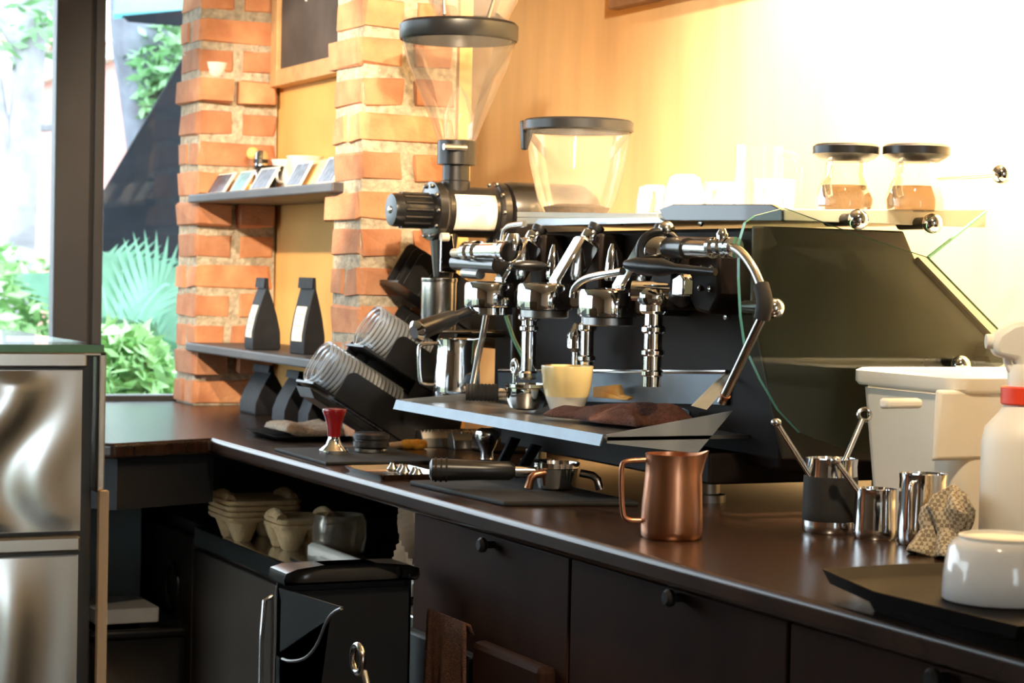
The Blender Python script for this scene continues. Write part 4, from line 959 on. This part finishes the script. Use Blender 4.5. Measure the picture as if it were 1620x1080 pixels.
# paper label wrapped on the housing
la, lb = gx(706), gx(770)
def lf_(u, v): t = math.radians(180 + 40 - 86 * v); return V((la + (lb - la) * u, GY + .0535 * math.cos(t), ZG - .0535 * math.sin(t)))
m = MB().grid(lf_, 4, 14)
lbl = m.build('paper_label', 'paper', G, solid=.0006)
m = MB()
for k in range(3):
    t = math.radians(180 + 24 - 5 * k); pts = [V((la + .012 + .006 * q, GY + .0545 * math.cos(t), ZG - .0545 * math.sin(t) + .001 * (q % 2))) for q in range(7 + (k * 2) % 3)]; m.tube(pts, .0006, seg=4)
m.build('label_writing', 'ink', lbl)
# neck and hopper
hx = gx(720); s = mpp((hx, GY, 1.6))
zn0, zn1, zn2 = [ony(720, y, GY).z for y in (290, 262, 222)]
MB().lathe([(.030, zn0 - .02), (.030, zn0 + .004), (.028, zn0 + .006), (.028, zn1), (.026, zn1 + .001)], (hx, GY, 0), seg=36).build('neck', 'black_plastic', G)
MB().lathe([(.030, zn1), (.0395, zn1 + .002), (.0395, zn2 - .002), (.036, zn2)], (hx, GY, 0), seg=36).build('neck_collar', 'black_plastic', G)
q = ony(702, 232, GY - .040); MB().cyl(q, q + V((.05, 0, 0)), .0065, seg=14).build('hopper_slide', 'steel', G)
zr0, zr1 = ony(724, 62, GY).z, ony(724, 36, GY).z
H = zr0 - zn2
hp = [(.038, zn2 - .004), (.041, zn2 + .004), (.062, zn2 + H * .27), (.084, zn2 + H * .52), (.104, zn2 + H * .76), (.118, zr0)]
hop = MB().lathe(hp, (hx, GY, 0), seg=56, cap=False).build('hopper', 'hopper_plastic', G)
MB().lathe([(.030, zn2 + .004), (.032, zn2 + .05), (.018, zn2 + .09), (.004, zn2 + .11)], (hx + .004, GY, 0), seg=28, cap=False).build('hopper_cone', 'hopper_plastic', hop)
ld_ = MB().lathe([(.119, zr0 - .004), (.122, zr0), (.122, zr1 - .006), (.116, zr1), (.108, zr1), (.108, zr0 - .004)], (hx, GY, 0), seg=56, cap=False).build('hopper_rim', 'black_plastic', G)
MB().lathe([(.108, zr1 - .012), (0, zr1 - .010)], (hx, GY, 0), seg=48, cap=False).build('hopper_lid', 'hopper_plastic', ld_)
# stand, chute and grounds tin
MB().bb(gx(765), gx(905), GY - .062, GY + .040, CT, CT + .035).build('base', 'black_metal', G, bevel=.006)
MB().bb(gx(800), gx(880), GY - .045, GY + .045, CT + .03, ZG - .05).build('stand', 'black_metal', G, bevel=.008)
MB().lathe([(.020, ZG - .135), (.024, ZG - .10), (.030, ZG - .045)], (gx(703), GY, 0), seg=24).build('chute', 'black_metal', G)
MB().prism([V((gx(688), GY - .03, ZG - .125)), V((gx(688), GY - .03, ZG - .055)), V((gx(706), GY - .03, ZG - .045)), V((gx(714), GY - .03, ZG - .125))], (0, -.006, 0)).build('chute_clip', 'chrome', G, bevel=.002)
q = ony(702, 375, GY - .045); MB().cyl(q + V((-.006, 0, 0)), q + V((.010, 0, 0)), .009, seg=12).build('clip_screw', 'beige_metal', G)
MB().tube([V((gx(815), GY, ZG - .25)), V((gx(735), GY, ZG - .25)), V((gx(725), GY, ZG - .25))], .008, seg=10).build('tin_rest', 'black_metal', G)
zt_ = ony(697, 441, GY).z; zb_ = zt_ - .105
MB().bb(gx(672), gx(740), GY - .036, GY + .036, zb_ - .006, zb_).build('tin_platform', 'black_metal', G, bevel=.002)
tin = thing('grounds_tin', 'brushed steel grounds tin standing under the grinder chute', 'tin', (gx(697), GY, zb_))
MB().lathe([(0, 0), (.034, 0), (.036, .003), (.036, .105), (.034, .105), (.034, .006), (0, .004)], (gx(697), GY, zb_), seg=36, cap=False).build('tin_body', 'steel_brushed', tin)
MB().lathe([(.0365, .098), (.0375, .1), (.0375, .106), (.0365, .107)], (gx(697), GY, zb_), seg=36, cap=False).build('tin_rim', 'steel', tin)
# clear bowl with dark cords standing on the hopper
R = thing('clear_bowl', 'clear plastic bowl with dark straps standing on the hopper lid', 'bowl', (hx + .03, GY, zr1))
MB().lathe([(.05, zr1 + .001), (.072, zr1 + .006), (.094, zr1 + .05), (.105, zr1 + .10), (.103, zr1 + .10), (.09, zr1 + .05), (.07, zr1 + .009), (0, zr1 + .006)], (hx + .03, GY, 0), seg=44, cap=False).build('bowl_body', 'clear_plastic', R)
for a, b in (((703, 34), (701, -30)), ((772, 38), (790, -30))):
    P, Q = ony(*a, GY - .10), ony(*b, GY - .085); P.z = max(P.z, zr1 + .001); MB().tube([P, Q], .0035, seg=8).build('strap', 'steel_dark', R)
# ------------------------------------------------------------------ cup dispenser with stacks of clear cups
DY = 4.118
ax = V((.857, 0, -.515)).normalized(); nrm = V((.515, 0, .857)).normalized()
D = thing('cup_dispenser', 'black tilted cup dispenser against the brick pillar', 'dispenser', (1.68, DY, CT))
tiers = [(onx(503, 568, 1.50), 'lower'), (onx(592, 512, 1.61), 'upper'), (V((1.685, DY, 1.315)), 'top')]
def tierpt(O, s_, n_, y): return V((O.x, y, O.z)) + ax * s_ + nrm * n_
def rpanel(O, s0, s1, n0, n1, y, t, rr=.02):
    pts = [(s0, n0)]
    for k in range(7):
        a = math.radians(180 - 90 * k / 6); pts.append((s0 + rr + rr * math.cos(a), n1 - rr + rr * math.sin(a)))
    pts += [(s1, n1), (s1, n0)]
    return MB().prism([tierpt(O, a, b, y) for a, b in pts], (0, t, 0))
for (O, nm) in tiers:
    O.y = DY; LE = .24 if nm == 'lower' else .27
    MB().prism([tierpt(O, .0, -.052, DY - .052), tierpt(O, LE, -.052, DY - .052), tierpt(O, LE, -.057, DY - .052), tierpt(O, .0, -.057, DY - .052)], (0, .104, 0)).build('floor_panel', 'black_plastic', D, smooth=False)
    rpanel(O, .055, LE, -.056, .012, DY - .055, .003).build('side_panel', 'black_plastic', D, smooth=False)
    rpanel(O, .035, LE, -.056, .055, DY + .052, .003).build('side_panel', 'black_plastic', D, smooth=False)
    for k in range(3):
        yy = DY + .045 - .018 * k
        if nm == 'top': rpanel(O, .0 + .012 * k, .20, -.05, .045 - .004 * k, yy - .03, .004, .016).build('divider', 'black_plastic', D, smooth=False)
        else: rpanel(O, .06 + .022 * k, .26, .048, .085 - .006 * k, yy, .004, .014).build('divider', 'black_plastic', D, smooth=False)
O1 = tiers[0][0]
m = MB()
for k in range(24): c = tierpt(O1, .06 + k * .006, -.060, DY - .045); m.cyl(c, c + V((0, .03, 0)), .0022, seg=6)
m.build('ribbed_strip', 'steel_dark', D)
MB().prism([tierpt(O1, .0, -.066, DY - .05), tierpt(O1, .20, -.066, DY - .05), tierpt(O1, .20, -.080, DY - .05), tierpt(O1, .02, -.080, DY - .05)], (0, .09, 0)).build('base_rail', 'black_plastic', D, smooth=False, bevel=.002)
foot = [V((1.62, DY - .05, CT)), V((1.80, DY - .05, CT)), V((1.86, DY - .05, 1.20)), V((1.80, DY - .05, 1.24)), V((1.66, DY - .05, .975))]
MB().prism([p + V((0, .085, 0)) for p in foot], (0, .004, 0)).build('foot_panel', 'black_plastic', D, smooth=False)
MB().prism(foot, (0, .004, 0)).build('foot_panel', 'black_plastic', D, smooth=False)
# one cup mesh, many cups
cup0 = None
for ti, (O, nm) in enumerate(tiers[:2]):
    for k in range(20):
        p = tierpt(O, .002 + k * .0098, -.004, DY)
        if cup0 is None:
            m = MB(); m.cur = 1; m.lathe([(.0455, -.0005), (.0485, .0), (.0505, .0015), (.0505, .0038), (.0480, .0055), (.0458, .006)], (0, 0, 0), (0, 0, 1), 32, cap=False); m.cur = 0
            m.lathe([(.0458, .006), (.0455, .012), (.0425, .035), (.0395, .058), (.0385, .060), (0, .060)], (0, 0, 0), (0, 0, 1), 32, cap=False)
            cup0 = m.build('plastic_cup', ['cup_plastic', 'cup_rim'], org=(0, 0, 0)); o = cup0
        else: o = cup0.copy(); COL.objects.link(o)
        o.location = p; o.rotation_euler = ax.to_track_quat('Z', 'Y').to_euler()
        tag(o, 'clear plastic cup nested in the %s stack of the black dispenser' % nm, 'cup', 'clear cups in the %s stack' % nm)
# ------------------------------------------------------------------ small things on the worktop by the tray
def on(p, z=CT): q = V(p); q.z = z; return q
# dark tray with a folded cloth
c = on((1.50, 4.26, 0))
A, Bq, Cq = ctr(410, 703), ctr(540, 706), ctr(420, 676)
c = on(((A.x + Bq.x) / 2 + .06, 4.15, 0)); c = on(ctr(475, 692))
R = thing('serving_tray', 'small dark tray holding a folded beige cloth by the tamper', 'tray', c, )
MB().loft([rrect(c.x, c.y, .15, .20, .02, CT), rrect(c.x, c.y, .19, .24, .025, CT + .012), rrect(c.x, c.y, .185, .235, .025, CT + .012), rrect(c.x, c.y, .146, .196, .02, CT + .003)]).build('tray_body', 'black_plastic', R)
cc = c.copy()
def bc(u, v):
    x = (u - .5) * .14; y = (v - .5) * .15; e = min(1, 6 * min(u, 1 - u, v, 1 - v))
    return V((cc.x + .015 + x, cc.y + .01 + y, CT + .008 + e ** .5 * (.020 + .004 * math.sin(u * 9) + .003 * math.sin(v * 14 + u * 4)) + .010 * math.exp(-(u / .12) ** 2)))
tag(MB().grid(bc, 30, 24).build('folded_cloth', 'beige_cloth', solid=.004), 'folded beige cloth lying on the small dark tray', 'cloth')
# tamping mat
q = [on(ctr(*p)) for p in ((448, 708), (515, 742), (700, 736), (640, 702))]
q = [on((1.375, 4.02, 0)), on((1.368, 3.70, 0)), on((1.60, 3.69, 0)), on((1.62, 4.02, 0))]
tag(MB().prism(q, (0, 0, .006)).build('tamping_mat', 'black_rubber', smooth=False, bevel=.002), 'flat dark tamping mat under the red tamper', 'mat')
ZM = CT + .006
# tamper
c = onz(528, 717, ZM); s = mpp(c)
R = thing('tamper', 'tamper with a glossy red flared handle and chrome foot', 'tamper', c)
h = 72 * s
MB().lathe([(.0290, 0), (.0290, .007), (.026, .010), (.016, .018), (.0115, .030), (.011, h * .38)], c, seg=36).build('tamper_foot', 'chrome', R)
MB().lathe([(.0125, h * .37), (.013, h * .42), (.0145, h * .6), (.020, h * .82), (.0245, h * .93), (.0235, h * .98), (.016, h)], c, seg=36).build('tamper_handle', 'red_gloss', R)
# distribution tool
c = onz(587, 715, ZM)
R = thing('coffee_leveler', 'round black and chrome coffee leveler beside the red tamper', 'leveler', c)
MB().lathe([(.030, 0), (.033, .002), (.033, .008), (.030, .010)], c, seg=36).build('leveler_base', 'chrome', R)
MB().lathe([(.030, .010), (.036, .012), (.036, .021), (.033, .023), (.033, .026), (.036, .028), (.036, .036), (.030, .040)], c, seg=36).build('leveler_grip', 'black_plastic', R)
# brush with orange bristles
a, b = on(ctr(634, 709), CT + .010), on(ctr(672, 707), CT + .010)
b = on((1.72, 4.00, 0), CT + .010); a = on((1.645, 4.005, 0), CT + .010)
R = thing('pastry_brush', 'small brush with bright orange bristles lying on the worktop', 'brush', (a.x, a.y, CT))
MB().tube([a + V((-.03, .0, -.003)), a], .007, seg=12).build('brush_handle', 'pale_wood', R)
def brist(k): t = k / 8; return a.lerp(b, t * .75)
MB().tube([brist(k) for k in range(9)], [.007, .010, .011, .0105, .0105, .0115, .010, .0105, .007], seg=14).build('bristles', 'orange_bristle', R)
# two ribbed grey blocks
for (x0_, x1_, y_, hgt, lab) in ((1.705, 1.93, 4.052, .036, 'longer ribbed grey metal block lying below the drip tray'), (1.755, 1.90, 4.002, .034, 'shorter ribbed grey metal block lying in front of the longer one')):
    R = thing('ribbed_block', lab, 'block', ((x0_ + x1_) / 2, y_, CT), 'ribbed metal blocks')
    pr = [(-.026, 0), (.014, 0), (.014, hgt), (-.008, hgt), (-.020, hgt * .55)]
    MB().prism([V((x0_, y_ + a, CT + b)) for a, b in pr], (x1_ - x0_, 0, 0)).build('block_body', 'steel_dark', R, smooth=False, bevel=.002)
    m = MB()
    nr = int((x1_ - x0_) / .008)
    for k in range(nr): m.box((x0_ + .004 + k * .008, y_ - .003, CT + hgt), (.003, .022, .004))
    m.build('ribs', 'steel', R, smooth=False, kind='stuff')
# shallow steel tray with small tools
c = on(ctr(625, 749)); c = on((1.425, 3.50, 0))
R = thing('tool_tray', 'shallow steel tray with small metal tools at the worktop edge', 'tray', c)
MB().loft([rrect(c.x, c.y, .11, .17, .012, CT), rrect(c.x, c.y, .13, .19, .014, CT + .010), rrect(c.x, c.y, .124, .184, .014, CT + .010), rrect(c.x, c.y, .106, .166, .012, CT + .002)]).build('tray_body', 'steel', R)
for k in range(5): tag(MB().lathe([(.010, 0), (.011, .003), (.007, .008), (.004, .014)], (c.x + .02 + .006 * (k % 2), c.y - .065 + k * .03, CT + .003), seg=14).build('metal_fitting', 'steel_dark' if k % 2 else 'steel'), 'small round metal fitting lying in the shallow steel tray', 'fitting', 'fittings in the steel tray')
# chrome tamper with rounded head and navy scrapers
c = on((1.665, 3.62, 0))
R = thing('chrome_tamper', 'polished chrome tamper with a domed head below the drip tray', 'tamper', c)
MB().lathe([(.026, 0), (.027, .006), (.013, .014), (.012, .028), (.020, .046), (.024, .058), (.022, .068), (.012, .074)], c, seg=32).build('tamper_body', 'chrome', R)
for k in range(2):
    a = V((1.625 + .035 * k, 3.50 - .02 * k, CT))
    Rm = Matrix.Rotation(math.radians(-38), 3, 'Y')
    o = MB(); pts = [a + V((0, 0, 0)), a + V((.022, 0, 0)), a + V((.065, .02, .06 - .012 * k)), a + V((.045, .02, .064 - .012 * k))]
    o.prism(pts, (0, .012, 0)); tag(o.build('navy_scraper', 'bag_black', smooth=False, bevel=.002), ('navy plastic scraper leaning under the drip tray behind the portafilter', 'shorter navy plastic scraper beside the other one')[k], 'scraper', 'navy scrapers')
# rubber mat with portafilter
q = [on(p) for p in ((1.385, 3.33, 0), (1.405, 2.985, 0), (1.62, 2.93, 0), (1.62, 3.33, 0))]
tag(MB().prism(q, (0, 0, .008)).build('bar_mat', 'black_rubber', smooth=False, bevel=.003), 'black rubber bar mat under the drip tray', 'mat')
Z2 = CT + .008
c = onz(880, 774, Z2)
R = thing('portafilter', 'chrome twin-spout portafilter with long black handle lying on the bar mat', 'portafilter', c)
tip = onz(680, 752, Z2 + .020); hv = tip - (c + V((0, 0, .028))); hv.z = 0; hv.normalize()
MB().lathe([(.026, 0), (.032, .004), (.034, .020), (.036, .036), (.039, .038), (.039, .046), (.034, .046), (.031, .02), (0, .012)], c, seg=36, cap=False).build('basket', 'chrome', R)
MB().tube([c + hv * .034 + V((0, 0, .030)), c + hv * .075 + V((0, 0, .030))], .009, seg=14).build('handle_neck', 'chrome', R)
L = (tip - c).length
MB().tube([c + hv * t + V((0, 0, .030)) for t in (.07, .08, .13, L - .02, L - .004, L)], [.010, .016, .0165, .019, .0185, .012], seg=18).build('handle_grip', 'black_plastic', R)
for k in range(3): MB().tube([c + hv * (L - .03 + k * .009) + V((0, 0, .030)), c + hv * (L - .027 + k * .009) + V((0, 0, .030))], .0205, seg=18).build('grip_ring', 'black_rubber', R)
MB().tube([c + hv * .030 + V((.0, -.025, .030)), c + hv * .055 + V((0, -.03, .026)), c + hv * .060 + V((0, -.03, .004))], .007, seg=12, smooth=1).build('spout', 'copper', R)
MB().tube([c + V((.03, -.03, .03)), c + V((.05, -.05, .026)), c + V((.055, -.052, .004))], .007, seg=12, smooth=1).build('spout', 'chrome', R)
# ------------------------------------------------------------------ right end of the worktop
# black trays, one on the other
def flat_tray(pts, z, lab, hgt=.016):
    P = [onz(a, b, z) for a, b in pts]; c = sum(P, V()) / len(P)
    for p in P: p.z = z
    R = thing('black_tray', lab, 'tray', (c.x, c.y, z), 'black trays on the worktop')
    base = [c + (p - c) * .94 for p in P]; n = len(P)
    top = [p + V((0, 0, hgt)) for p in P]; ti = [c + (p - c) * .985 + V((0, 0, hgt)) for p in P]; bi = [c + (p - c) * .925 + V((0, 0, .004)) for p in P]
    MB().loft([base, top, ti, bi]).build('tray_body', 'tray_black', R, ang=60)
    return R
T2 = [(1300, 921), (1420, 913), (1700, 905), (1830, 1010), (1610, 1015), (1500, 988), (1380, 958)]
flat_tray([(1370, 965), (1480, 925), (1760, 930), (1900, 1080), (1640, 1050), (1500, 1010)], CT, 'lower black tray under the other black tray')
flat_tray(T2, CT + .018, 'upper black tray with an upturned white cup standing on it')
c = onz(1582, 948, CT + .024); s = mpp(c)
R = thing('upturned_cup', 'white cup standing upside down on the black tray', 'cup', c)
MB().lathe([(.062 * 1.0, 0), (.0635, .003), (.062, .03), (.058, .056), (.052, .064), (.046, .0665)], c, seg=48).build('cup_bowl', 'white_ceramic', R)
MB().lathe([(.046, .0655), (.047, .070), (.043, .0715), (.041, .068), (0, .067)], c, seg=48, cap=False).build('cup_foot', 'white_plastic', R)
# spray bottle
c = on(ctr(1600, 868)); s = mpp(c)
c = on((1.845, 2.262, 0)); s = mpp(c)
R = thing('spray_bottle', 'white spray bottle with a red collar beside the checked cloth', 'bottle', c)
r = .0575
zt1, zc0, zc1, zh = [ony(1600, y, c.y).z - CT for y in (700, 640, 611, 528)]
MB().lathe([(r * .93, 0), (r, .006), (r, zt1), (r * .93, zt1 + .02), (r * .62, zc0 - .012), (r * .5, zc0)], c, seg=44).build('bottle_body', 'white_plastic', R)
MB().lathe([(r * .55, zc0), (r * .58, zc0 + .002), (r * .58, zc1 - .002), (r * .52, zc1)], c, seg=36).build('collar', 'red_plastic', R)
MB().lathe([(r * .44, zc1), (r * .44, zc1 + .022), (r * .38, zc1 + .03)], c, seg=28).build('trigger_neck', 'white_plastic', R)
hd = V((-.9, .42, 0)).normalized()
sidev = V((-hd.y, hd.x, 0))
pr = [(-.044, .040), (-.050, .056), (-.044, .072), (-.024, .086), (.004, .092), (.034, .088), (.046, .074), (.030, .060), (.016, .046), (.012, .02), (-.012, .02), (-.018, .036)]
MB().prism([c - hd * a + sidev * -.018 + V((0, 0, zc1 + b)) for a, b in pr], sidev * .036).build('trigger_head', 'white_plastic', R, bevel=.007)
tr = [(.014, .058), (.034, .050), (.030, .030), (.022, .012), (.016, .014), (.022, .034)]
MB().prism([c + hd * a + sidev * -.007 + V((0, 0, zc1 + b)) for a, b in tr], sidev * .014).build('trigger', 'white_plastic', R, bevel=.002)
MB().cyl(c + hd * .046 + V((0, 0, zc1 + .060)), c + hd * .056 + V((0, 0, zc1 + .060)), .010, seg=16).build('nozzle', 'white_plastic', R)
# checked cloth bundled against the bottle
c = on(ctr(1510, 872)); c = on((1.750, 2.290, 0))
def ck(u, v):
    a = 2 * math.pi * u
    r_ = .030 + .008 * math.sin(3 * a + 1) + .006 * math.sin(5 * a + v * 7)
    prof = [1.35, 1.0, .80, .95, 1.05, .7, .05]; t = v * 6; i = min(5, int(t)); k = prof[i] + (prof[i + 1] - prof[i]) * (t - i)
    return V((c.x + r_ * k * math.cos(a) - .012 * (1 - v), c.y + 1.0 * r_ * k * math.sin(a), CT + .003 + .088 * (v ** .9) + .004 * math.sin(5 * a)))
tag(MB().grid(ck, 48, 24).build('checked_cloth', 'check_cloth', solid=.003), 'crumpled brown and beige checked cloth beside the spray bottle', 'cloth')
# white plastic bin
bx0, by1 = ony(1372, 590, 2.64).x, 2.69
zr_ = ony(1372, 584, 2.62).z; zk = CT
R = thing('plastic_bin', 'cream white plastic bin with moulded side grips behind the steel jugs', 'bin', (2.07, 2.54, CT))
bw, bd = .40, .26; bcx, bcy = bx0 + .012 + bw / 2, 2.565
def br(k, z, e=0): return rrect(bcx, bcy, bw * k + e, bd * k + e, .03, z, 5)
MB().loft([br(.86, CT), br(.88, CT + .005), br(.97, zr_ - .03), br(.955, zr_ - .03), br(.86, CT + .01)], True, True).build('bin_body', 'white_plastic', R, wn=True)
MB().loft([br(.975, zr_ - .026, .012), br(.98, zr_ - .020, .018), br(.98, zr_ - .004, .018), br(.97, zr_, .008), br(.95, zr_ - .004, 0), br(.95, zr_ - .03, 0)], False, False).build('bin_rim', 'white_plastic', R, wn=True)
q = ony(1425, 638, bcy - bd * .96 / 2)
MB().loft([[V((q.x + a, q.y + .006, q.z + b)) for a, b in ((-.034, -.008), (.034, -.008), (.034, .008), (-.034, .008))], [V((q.x + a, q.y - .012, q.z + b)) for a, b in ((-.030, -.006), (.030, -.006), (.030, .006), (-.030, .006))]]).build('side_grip', 'white_plastic', R, bevel=.004)
def wy(z): return bcy - bd * (.88 + .09 * (z - CT) / (zr_ - .03 - CT)) / 2
MB().loft([[V((q.x + a, wy(q.z + b) + .006, q.z + b)) for a, b in ((.062, -.085), (.22, -.085), (.22, .02), (.062, .02))], [V((q.x + a, wy(q.z + b) - .003, q.z + b)) for a, b in ((.066, -.080), (.216, -.080), (.216, .016), (.066, .016))]]).build('raised_panel', 'white_plastic', R, bevel=.003)
# white stacked tubs by the wall behind the bin
c = V((2.33, 2.50, 0)); c = ony(1600, 470, 2.62)
R = thing('white_canister', 'white canister standing by the wall behind the plastic bin', 'canister', (2.335, 2.60, CT))
za_, zb_ = ony(1600, 478, 2.6).z, ony(1600, 435, 2.6).z
MB().lathe([(.040, CT), (.044, CT + .004), (.052, za_)], (2.335, 2.60, 0), seg=36).build('canister_body', 'white_ceramic', R)
MB().lathe([(.056, za_), (.058, za_ + .004), (.058, zb_ - .01), (.04, zb_), (0, zb_ + .002)], (2.335, 2.60, 0), seg=36).build('canister_lid', 'white_ceramic', R)
# ------------------------------------------------------------------ on top of the machine
def top(px, x):
    r = ray(px, 330); return V((x, r.y * x / r.x, ZT))
# second hopper
c = V((1.868, 0, ZT)); c.y = ray(912, 335).y * 1.868 / ray(912, 335).x; s = mpp(c)
R = thing('grinder_hopper', 'clear bean hopper with black rim standing on top of the machine', 'hopper', c)
hh = (335 - 196) * s
MB().lathe([(.058, .002), (.062, .004), (.078, hh * .22), (.094, hh * .6), (.104, hh)], c, seg=52, cap=False).build('hopper_shell', 'hopper_plastic', R)
MB().lathe([(.0, 0), (.060, 0), (.060, .003), (0, .003)], c, seg=36, cap=False).build('hopper_floor', 'black_plastic', R)
MB().lathe([(.056, .004), (.066, .022), (.04, .028), (0, .026)], c, seg=36).build('coffee_grounds', 'coffee', R)
rim = MB().lathe([(.105, hh - .003), (.109, hh), (.109, hh + .016), (.104, hh + .02), (.100, hh + .018), (.100, hh - .003)], c, seg=52, cap=False).build('hopper_rim', 'black_plastic', R)
q = ony(818, 180, c.y); q = V((c.x - .100, c.y + .045, c.z + hh + .018)) 
MB().prism([q, q + V((.022, -.005, 0)), q + V((.020, -.005, -.030)), q + V((.012, -.003, -.058)), q + V((.004, 0, -.058))], (0, .016, 0)).build('rim_clip', 'black_plastic', rim, bevel=.003)
# cups
def mug(px, x, r, h, lab, m, hang=None, inverted=False, taper=.85, name='coffee_mug'):
    c = top(px, x)
    R = thing(name, lab, 'cup', c, 'cups on top of the machine')
    if inverted: MB().lathe([(r, 0), (r, .003), (r * .97, h * .5), (r * taper, h * .92), (r * .5, h * .98), (r * .5, h), (r * .42, h)], c, seg=40).build('cup_bowl', m, R)
    else: MB().lathe([(r * taper * .8, 0), (r * taper, .003), (r * .97, h * .4), (r, h), (r - .004, h), (r * .93, h * .4), (r * taper * .8, .008), (0, .006)], c, seg=40, cap=False).build('cup_bowl', m, R)
    if hang is not None:
        hv = V((math.cos(math.radians(hang)), math.sin(math.radians(hang)), 0))
        MB().tube([c + hv * r * .9 + V((0, 0, h * .82)), c + hv * (r + .022) + V((0, 0, h * .80)), c + hv * (r + .028) + V((0, 0, h * .5)), c + hv * (r + .016) + V((0, 0, h * .22)), c + hv * r * .88 + V((0, 0, h * .2))], .0065, seg=10, smooth=2).build('handle', m, R)
    return R
mug(1034, 1.90, .034, .060, 'small white upturned cup with handle next to the bean hopper', 'cup_white', 250, True)
mug(1082, 1.86, .038, .072, 'plain white upturned cup next to the handled white cup', 'cup_white', None, True, .72)
mug(1143, 1.93, .036, .060, 'grey white mug with round handle between the white cup and the glass server', 'grey_ceramic', 215)
mug(1222, 2.02, .040, .068, 'white mug with round handle standing behind the glass server', 'cup_white', 215)
# glass server
c = top(1200, 1.865); s = mpp(c)
R = thing('glass_server', 'tall clear glass server standing open on top of the machine', 'glass server', c)
MB().lathe([(.040, 0), (.043, .003), (.043, .112), (.0415, .112), (.0415, .006), (0, .005)], c, seg=44, cap=False).build('server_body', 'clear_glass', R)
hv = V((math.cos(math.radians(-50)), math.sin(math.radians(-50)), 0))
MB().tube([c + hv * .042 + V((0, 0, .098)), c + hv * .066 + V((0, 0, .095)), c + hv * .070 + V((0, 0, .055)), c + hv * .060 + V((0, 0, .02)), c + hv * .042 + V((0, 0, .018))], .006, seg=10, smooth=2).build('handle', 'clear_glass', R)
# lidded glass jars
def jar(px, x, lab, rod=False):
    c = top(px, x); R = thing('glass_jar', lab, 'jar', c, 'lidded glass jars on top of the machine')
    MB().lathe([(.030, 0), (.046, .003), (.048, .02), (.040, .045), (.032, .060), (.032, .082), (.040, .088)], c, seg=40, cap=False).build('jar_body', 'clear_glass', R)
    MB().lathe([(.030, .002), (.044, .005), (.045, .02), (.037, .042), (0, .044)], c, seg=36, cap=False).build('jar_refraction', 'refraction_tint', R)
    MB().lathe([(.034, .080), (.046, .086), (.053, .092), (.053, .104), (.048, .108), (0, .109)], c, seg=40).build('jar_lid', 'black_plastic', R)
    hv = V((-.85, -.5, 0)).normalized()
    MB().tube([c + hv * .034 + V((0, 0, .080)), c + hv * .060 + V((0, 0, .080)), c + hv * .068 + V((0, 0, .055)), c + hv * .058 + V((0, 0, .022)), c + hv * .046 + V((0, 0, .016))], .006, seg=10, smooth=2).build('handle', 'clear_glass', R)
    if rod:
        a = c + V((.033, 0, .055)); b = ony(1585, 275, c.y)
        rd = MB().tube([a, b], .0045, seg=10).build('side_rod', 'steel', R); MB().sphere(b, .0165).build('rod_ball', 'chrome', rd)
    return R
jar(1336, 1.915, 'glass jar with black lid between the glass server and the rodded jar')
jar(1447, 2.00, 'glass jar with black lid and a ball-tipped steel rod at its side', True)
